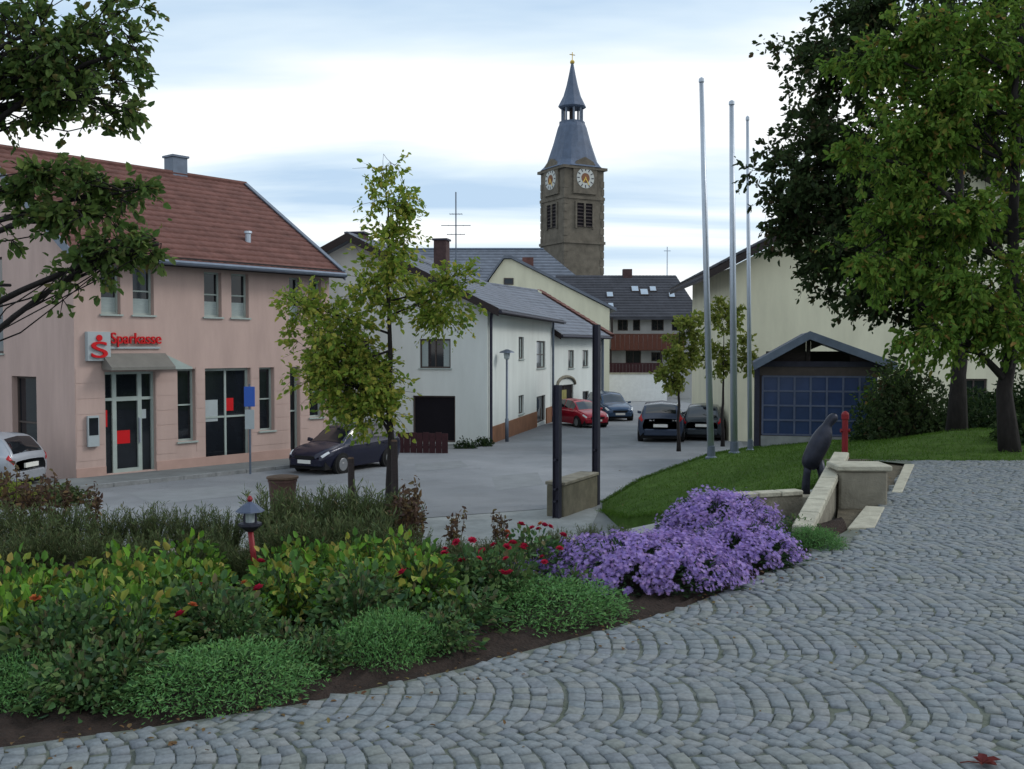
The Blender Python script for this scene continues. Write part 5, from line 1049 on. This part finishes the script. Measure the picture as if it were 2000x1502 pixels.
# dark shrubs behind the lawn
def shrub(name, label, base, rad, n, size, lm, seed, cat='shrub', group=None, stems=7):
    global rng; keep = rng; rng = np.random.default_rng(seed); t = thing(name, label, cat, base, 0, group); rx, ry, rz = rad; mb = MB()
    K = 26; d = unit(rng.normal(0, 1, (K, 3))); d[:, 2] = np.abs(d[:, 2]) * 1.2 - .15; ctr = d * np.array([rx, ry, rz]) * rng.uniform(.45, .95, (K, 1)); ctr[:, 2] = np.maximum(ctr[:, 2], .08)
    cr = rng.uniform(.2, .42, K) * (rx + rz) / 2
    k = rng.integers(0, K, n); dd = unit(rng.normal(0, 1, (n, 3))); C = ctr[k] + dd * (cr[k] * rng.uniform(.3, 1, n) ** .5)[:, None]; C[:, 2] = np.maximum(C[:, 2], .02)
    for i in range(stems): p = ctr[i]; mb.tube([(p[0] * .08, p[1] * .08, -.05), (p[0] * .5, p[1] * .5, p[2] * .5), tuple(p)], [.03, .02, .008], 5)
    mb.build('stems', 'barkdark', t); link('foliage', leaf_mesh('foliage', C, dd, size, .55), lm, t); rng = keep; return t
for i, (px, py, Y, rad, lm, lab) in enumerate(((1768, 850, 22, (.9, .9, 1.6), 'leaf_dark', 'tall dark shrub beside the timber shelter'), (1850, 848, 22.5, (1.2, .9, .9), 'leaf_shrub', 'wide dark shrub below the broad tree'), (1710, 862, 23.5, (.6, .7, 1.0), 'leaf_shrub', 'narrow dark shrub at corner of the shelter'), (1985, 862, 16.8, (.5, .5, .42), 'leaf_shrub', 'low rounded dark shrub at the foot of bright green tree'), (1925, 830, 24, (1.0, .9, 1.0), 'leaf_shrub', 'dark round shrub behind the tree trunk'), (2060, 840, 21, (1.2, 1.0, 1.3), 'leaf_shrub', 'big dark shrub at the edge of lawn'), (1740, 800, 29, (1.0, .9, 2.2), 'leaf_mid', 'loose green shrub by the cream wall'))):
    b = at(px, py, Y); b.z = lawn_z(b.x, b.y) - .03; shrub('shrub', lab, b, rad, int(1900 * (rad[0] * rad[2] + .3)), .11, lm, 60 + i)
b = gs(60, 965); b.z = zst(b.y) - .02
for i, (px, Y, rad, lm, lab) in enumerate(((10, 22.2, (.9, .6, .55), 'leaf_yellow', 'yellowish low hedge shrub before the silver car'), (100, 22.6, (.75, .5, .42), 'leaf_feather', 'small olive hedge shrub at corner of pink building'), (-80, 22, (.9, .7, .7), 'leaf_feather', 'olive hedge shrub at the far left of silver car'))):
    b = Vector((at(px, 0, Y).x, Y, zst(Y) - .02)); shrub('hedge_shrub', lab, b, rad, 1500, .09, lm, 80 + i)
for i, (px, py, lab) in enumerate(((905, 872, 'low green plant at the base of white house by the garage'), (945, 868, 'low green plant at corner of white house below downpipe'))):
    b = gs(px, py + 3); b.z = zst(b.y) - .02; shrub('low_plant', lab, b, (.5, .25, .3), 500, .08, 'leaf_shrub', 90 + i, 'plant', stems=3)
b = gs(932, 862); cy = thing('slim_cypress', 'slim grey green clipped conifer against the white garage wall', 'shrub', b)
C_ = []; 
for i in range(1400): h = random.random() ** .8; a_ = random.random() * 6.28; r_ = .17 * (1 - h) ** .6 * random.random() ** .4; C_.append((r_ * math.cos(a_), r_ * math.sin(a_), .05 + 1.25 * h))
C_ = np.array(C_); link('foliage', leaf_mesh('foliage', C_, unit(C_ * np.array([1, 1, 0]) + np.array([0, 0, .12])), .08, .3, NEEDLE, -.4), 'leaf_dark', cy); MB().tube([(0, 0, -.1), (0, 0, .9)], [.03, .01], 5).build('trunk', 'barkdark', cy)

# ================================================================== FLOWER BED
def mound(n, rx, ry, rz, hollow=.55, lump=6, seed=0):
    r = np.random.default_rng(seed); d = unit(r.normal(0, 1, (n, 3))); d[:, 2] = np.abs(d[:, 2]); ld = unit(r.normal(0, 1, (lump, 3))); ld[:, 2] = np.abs(ld[:, 2])
    bumpf = 1 + .22 * np.max(np.clip(d @ ld.T, 0, 1) ** 6, axis=1) - .12; rr = r.uniform(hollow, 1, n) * bumpf
    return d * rr[:, None] * np.array([rx, ry, rz]), d
def bed_z(x, y): return .02
def stems_mb(n, rx, ry, rz, rad, seed):
    r = np.random.default_rng(seed); g = MB()
    for i in range(n):
        a = r.uniform(0, 6.28); q = r.uniform(.3, .85); x, y = rx * q * math.cos(a), ry * q * math.sin(a); z = rz * r.uniform(.55, .95)
        g.tube([(x * .15, y * .15, -.04), (x * .5, y * .5, z * .5), (x, y, z)], [rad, rad * .7, rad * .35], 5)
    return g
BLOOM = None
def bloom_mesh(name, m):
    C = []; T = []; N_ = []; S_ = []
    for ring, (k, tilt, s) in enumerate(((7, .35, 1.0), (6, .9, .85), (4, 1.6, .6))):
        for i in range(k): a = 6.283 * i / k + ring * .4; d = np.array([math.cos(a), math.sin(a), tilt]); C.append((0, 0, ring * .004)); T.append(d); N_.append((-math.cos(a) * tilt, -math.sin(a) * tilt, 1)); S_.append(s)
    V, F = scatter(np.array(C), np.array(T), np.array(N_, float), np.array(S_) * .038, np.full(len(C), .9)); me = np_mesh(name, V, F); me.materials.append(M[m]); return me
bl_red, bl_or = bloom_mesh('flower', 'petal_red'), bloom_mesh('flower', 'petal_orange')
def proto(kind, seed):
    global rng; keep = rng; rng = np.random.default_rng(seed); t = thing(kind, 'x', 'plant'); r = rng
    if kind == 'cushion_plant':       # dense, fine-leaved green mound
        C, D = mound(8500, .5, .42, .26, .62, 14, seed); C = C * (1 + rng.normal(0, .05, (len(C), 1))); link('foliage', leaf_mesh('foliage', C, D, .030, .34, NEEDLE, -.1, .5, .9), 'leaf_cushion', t)
        C2, D2 = mound(900, .42, .36, .2, .2, 6, seed + 1); link('inner_foliage', leaf_mesh('inner_foliage', C2, D2, .05, .3, NEEDLE), 'leaf_aster', t); stems_mb(14, .4, .34, .22, .006, seed).build('stems', 'stem', t)
    elif kind == 'broad_leaved_plant':
        g = stems_mb(16, .27, .25, .42, .006, seed); g.build('stems', 'stem', t); C, D = mound(820, .3, .28, .42, .3, 12, seed); link('foliage', leaf_mesh('foliage', C, D, .056, .62, OVAL, .3, .9, 1.0), 'leaf_bright', t)
    elif kind == 'rose_bush':
        stems_mb(18, .3, .3, .46, .007, seed).build('stems', 'stem', t); C, D = mound(1500, .36, .34, .46, .25, 8, seed); link('foliage', leaf_mesh('foliage', C, D, .052, .62, OVAL, .15, .7, .8), 'leaf_rose', t)
    elif kind == 'feathery_plant':
        n = 170; a = rng.uniform(0, 6.28, n); q = rng.uniform(0, 1, n) ** .6; top = np.stack([.30 * q * np.cos(a), .26 * q * np.sin(a), rng.uniform(.30, .56, n)], 1); base = top * np.array([.35, .35, 0])
        g = MB()
        for i in range(n): g.tube([base[i] - np.array([0, 0, .03]), (base[i] + top[i]) / 2 + np.array([0, 0, .03]), top[i]], [.0035, .0028, .0015], 3, cap=False)
        g.build('stems', 'stem', t); m = 22; f = rng.uniform(.15, 1, (n, m, 1)); C = (base[:, None] * (1 - f) + top[:, None] * f).reshape(-1, 3) + rng.normal(0, .006, (n * m, 3)); D = np.repeat(unit(top - base + 1e-6), m, 0); D = unit(D + rng.normal(0, .7, D.shape) * np.array([1, 1, .4]))
        link('foliage', leaf_mesh('foliage', C, D, .055, .17, NEEDLE, -.2, .2, .3), 'leaf_feather', t)
    elif kind == 'leafy_plant':
        stems_mb(12, .25, .25, .3, .005, seed).build('stems', 'stem', t); C, D = mound(900, .34, .32, .3, .2, 7, seed); link('foliage', leaf_mesh('foliage', C, D, .055, .5, OVAL, .1, .7, .8), 'leaf_rose', t)
    elif kind == 'dry_stem_plant':
        g = MB(); C = []; D = []
        for i in range(9):
            a = rng.uniform(0, 6.28); l = rng.uniform(.03, .13); h = rng.uniform(.32, .62); p = np.array([l * math.cos(a), l * math.sin(a), h]); g.tube([p * np.array([.2, .2, 0]) - np.array([0, 0, .04]), p * np.array([.6, .6, .55]), p], [.005, .004, .0025], 4)
            for k in range(26): f = rng.uniform(.3, 1.0) if k > 8 else rng.uniform(.85, 1.05); C.append(p * np.array([f, f, f]) + rng.normal(0, .012, 3)); D.append(rng.normal(0, 1, 3))
        g.build('stems', 'drystem', t); link('foliage', leaf_mesh('foliage', np.array(C), unit(np.array(D)), .05, .45, OVAL), 'leaf_brown', t)
    rng = keep; return t
KINDS = {k: [proto(k, 300 + 10 * i + j) for j in range(n)] for i, (k, n) in enumerate((('cushion_plant', 3), ('broad_leaved_plant', 3), ('rose_bush', 3), ('feathery_plant', 3), ('leafy_plant', 2), ('dry_stem_plant', 2)))}
used = set()
def plant(kind, px, py, s, label, group=None, zs=1., sx=1., z=.02):
    src = KINDS[kind][random.randrange(len(KINDS[kind]))]; key = src.name
    o = src if key not in used else copy_tree(src); used.add(key)
    p = gp(px, py, z); p.z = z - .02; o.location = p; o.rotation_euler = (0, 0, random.uniform(0, 6.28)); o.scale = (s * sx, s * sx, s * zs); o['label'] = label; o['category'] = 'plant'
    if group: o['group'] = group
    return o
def blooms(o, n, me, top=.5, rad=.34, seed=0):
    r = random.Random(seed)
    for i in range(n):
        a = r.uniform(0, 6.28); q = r.uniform(.2, 1); f = bpy.data.objects.new('flower', me); COL.objects.link(f); f.parent = o; f.location = (rad * q * math.cos(a), rad * q * math.sin(a), top * (1.02 - .35 * q * q)); f.rotation_euler = (r.uniform(-.6, .6), r.uniform(-.6, .6), a); f.scale = (r.uniform(.8, 1.2),) * 3
# front cushions (pixel = foot of the plant)
for px, py, s, sx, zs, lab in ((1062, 1225, .92, 1.28, .82, 'wide green cushion plant between the asters and cobbles'), (752, 1305, .78, .95, 1.1, 'small round green cushion plant in middle of bed edge'), (430, 1372, .82, 1.25, .95, 'broad green cushion plant along the soil edge'), (60, 1385, .75, 1.0, 1.0, 'green cushion plant near the soil where bed leaves frame'), (1010, 1198, .55, 1.1, 1.1, 'little green cushion plant tucked behind the wide cushion'), (290, 1335, .6, 1.1, 1.0, 'lesser green cushion plant behind broad cushion')):
    plant('cushion_plant', px, py - 36, s, lab, zs=zs * .95, sx=sx * .92)
plant('cushion_plant', 1590, 1062, .55, 'bright green cushion plant at end of the basin wall', zs=1.05, sx=.9)
G_ = 'dark green leafy plants filling the bed'
for px, py in ((620, 1325), (560, 1300), (860, 1285), (900, 1250), (680, 1270), (160, 1390), (230, 1375), (130, 1330), (360, 1290), (500, 1250), (790, 1250), (600, 1245), (-60, 1340), (960, 1210), (850, 1215), (1120, 1190), (1500, 1110), (1560, 1075)):
    plant('leafy_plant', px, py - 30, random.uniform(.6, .85), 'dark green leafy filler plant in the flower bed', G_)
G_ = 'light green broad leaved plants'
for px, py in ((20, 1225), (90, 1215), (160, 1230), (240, 1200), (300, 1230), (370, 1165), (345, 1215), (400, 1215), (610, 1150), (690, 1150), (740, 1160), (560, 1175), (60, 1265), (200, 1262), (820, 1200), (790, 1170), (660, 1190), (270, 1290), (560, 1225), (20, 1300), (700, 1210)):
    plant('broad_leaved_plant', px, py, random.uniform(.8, 1.05), 'light green broad leaved plant in the middle of bed', G_)
G_ = 'low rose bushes in the bed'
for k, (px, py, nb) in enumerate(((110, 1320, 3), (180, 1300, 2), (400, 1260, 3), (330, 1255, 2), (450, 1275, 2), (250, 1310, 1), (700, 1235, 1), (530, 1215, 1), (830, 1190, 1))):
    o = plant('rose_bush', px, py, random.uniform(.72, .9), 'rose bush carrying a few small red blooms in the bed', G_); blooms(o, 1 if k in (0, 2, 4, 7) else 0, bl_red if k % 4 else bl_or, seed=k)
for k, (px, py, nb, lab) in enumerate(((985, 1180, 13, 'rose bush with a cluster of crimson blooms beside purple asters'), (925, 1175, 7, 'rose bush with pink red and orange blooms left of crimson rose'), (1040, 1135, 8, 'rose bush with red blooms behind the crimson rose'))):
    o = plant('rose_bush', px, py, .8, lab); blooms(o, nb, bl_red, top=.5, seed=20 + k)
blooms(o, 2, bl_or, seed=44)
G_ = 'feathery plants along the back of the bed'
for px, py, s in ((40, 1090, 1.05), (130, 1085, 1.0), (210, 1090, .95), (290, 1085, 1.0), (370, 1085, .95), (440, 1090, .95), (540, 1090, 1.15), (600, 1085, 1.1), (660, 1085, 1.15), (720, 1085, 1.15), (770, 1080, 1.0), (-40, 1090, 1.1), (80, 1130, 1.0), (180, 1135, .9), (280, 1140, .9), (400, 1135, .9), (560, 1130, 1.0), (640, 1130, .95), (720, 1125, 1.0), (790, 1135, .8), (0, 1150, .9), (480, 1145, .8)):
    plant('feathery_plant', px, py, s * (.86 if px > 500 else .74), 'feathery dark green plant in the row along back of bed', G_)
G_ = 'low feathery plants at the right of the bed'
for px, py, s in ((850, 1120, .62), (900, 1120, .66), (960, 1110, .6), (1090, 1085, .55), (1150, 1075, .55), (1210, 1070, .5), (880, 1150, .65), (950, 1150, .6)):
    plant('feathery_plant', px, py, s * .72, 'short feathery plant between the back row and asters', G_)
G_ = 'brown seed stalks standing above the bed'
for px, py, s in ((800, 1090, 1.0), (815, 1105, .8), (890, 1110, .75), (975, 1100, .7), (30, 1060, 1.1), (110, 1060, 1.0), (70, 1075, .95), (180, 1070, .85), (785, 1100, .9)):
    plant('dry_stem_plant', px, py, s, 'brown dry stalks with seed heads above the greenery', G_)
def aster(label, base, rx, ry, rz, nfl, seed, tilt=0):
    global rng; keep = rng; rng = np.random.default_rng(seed); t = thing('aster_bush', label, 'plant', base, tilt)
    C, D = mound(int(nfl * .9), rx * .95, ry * .95, rz * .93, .5, 9, seed); link('foliage', leaf_mesh('foliage', C, D, .05, .28, NEEDLE, 0, .5, .7), 'leaf_aster', t)
    stems_mb(60, rx, ry, rz, .005, seed).build('stems', 'stem', t)
    C, D = mound(nfl * 2, rx, ry, rz, .93, 9, seed); keepm = (D[:, 2] > .12) & (rng.uniform(0, 1, len(C)) < np.clip(.25 + D[:, 2] * 1.3, 0, 1)); 
    pat = np.sin(C[:, 0] * 17 + seed) * np.sin(C[:, 1] * 19) + np.sin(C[:, 0] * 41) * np.sin(C[:, 2] * 33 + C[:, 1] * 23) * .6; keepm &= pat > -.45
    C, D = C[keepm], D[keepm]; n = len(C); C = C * (1 + np.clip(rng.normal(0, .07, (n, 1)), -.12, .2)); N_ = unit(D + rng.normal(0, .45, (n, 3)) + np.array([0, 0, .3])); T = unit(np.cross(N_, rng.normal(0, 1, (n, 3))))
    V, F = scatter(C, T, N_, rng.uniform(.011, .019, n), np.ones(n), DAISY); link('flowers', np_mesh('flowers', V, F), 'petal_aster', t)
    rng = keep; return t
aster('wide purple aster mound spilling toward the cobbled plaza', gp(1255, 1140, .0), .68, .46, .33, 7500, 501, .1)
aster('purple aster clump rising at the back near low wall', gp(1400, 1066, .0), .52, .42, .43, 6000, 502)
aster('purple aster mound at the right beside basin wall', gp(1440, 1096, .0), .46, .38, .28, 4400, 503)
aster('small purple aster tuft at left end of the mound', gp(1092, 1136, .0), .40, .28, .24, 3000, 504)
# ---- litter: moss tufts and fallen leaves
o = gp(1918, 1494, .003); me_v, me_f = [], []
t = thing('fallen_leaf', 'dark red fallen leaf lying curled on the cobbles', 'leaf', (o.x, o.y, .004))
V, F = scatter(np.array([(0, 0, .006)] * 5), np.array([(1, .0, .25), (.5, .9, .3), (.5, -.9, .3), (-.4, .8, .25), (-.4, -.8, .25)]), np.tile([0, 0, 1.], (5, 1)), np.array([.075, .065, .065, .045, .045]), np.full(5, .6)); link('blade', np_mesh('blade', V, F), 'leaf_fallen', t); MB().tube([(0, 0, .006), (-.05, 0, .012), (-.08, .01, .004)], .0025, 5).build('stalk', 'leaf_fallen', t)
def litter():
    n = 260; E = np.array([(p.x, p.y) for p in edge2]); x = rng.uniform(-2.2, 3, n); off = rng.exponential(.25, n); y = np.interp(x, E[:, 0], E[:, 1]) - off + .05; x2 = rng.uniform(1, 6, 60); y2 = rng.uniform(4, 13, 60); x = np.r_[x, x2]; y = np.r_[y, y2]; n = len(x)
    C = np.stack([x, y, np.full(n, .004)], 1); T = unit(rng.normal(0, 1, (n, 3)) * np.array([1, 1, .15])); N_ = unit(rng.normal(0, .3, (n, 3)) + np.array([0, 0, 1])); V, F = scatter(C, T, N_, rng.uniform(.012, .035, n), np.full(n, .6)); o = link('leaf_litter', np_mesh('leaf_litter', V, F), 'leaf_litter'); tag(o, 'tiny dry leaf crumbs strewn along the soil edge', 'litter', kind='stuff')
litter()
# say what each look-alike of the bed stands beside
MARKS = [('the red poled lantern', gp(505, 1165)), ('the wide aster mound', gp(1270, 1165)), ('the wide cushion plant', gp(1062, 1190)), ('the small round cushion', gp(752, 1270)), ('the broad cushion plant', gp(430, 1338)), ('the crimson rose', gp(985, 1180)), ('the aster clump', gp(1405, 1090)), ('the lesser cushion plant', gp(290, 1300))]
for ob in list(COL.objects):
    if ob.parent is None and ob.get('group') in ('dark green leafy plants filling the bed', 'light green broad leaved plants', 'low rose bushes in the bed', 'feathery plants along the back of the bed', 'brown seed stalks standing above the bed'):
        nm, p = min(MARKS, key=lambda m: (m[1] - ob.location).length)
        base = {'dark green leafy plants filling the bed': 'dark green leafy plant', 'light green broad leaved plants': 'light green broad leaved plant', 'low rose bushes in the bed': 'low dark rose bush', 'feathery plants along the back of the bed': 'tall feathery dark green plant', 'brown seed stalks standing above the bed': 'brown dry seed stalks'}[ob['group']]
        ob['label'] = base + (' close to ' if (p - ob.location).length < .6 else ' some way off from ') + nm
bpy.context.view_layer.update()
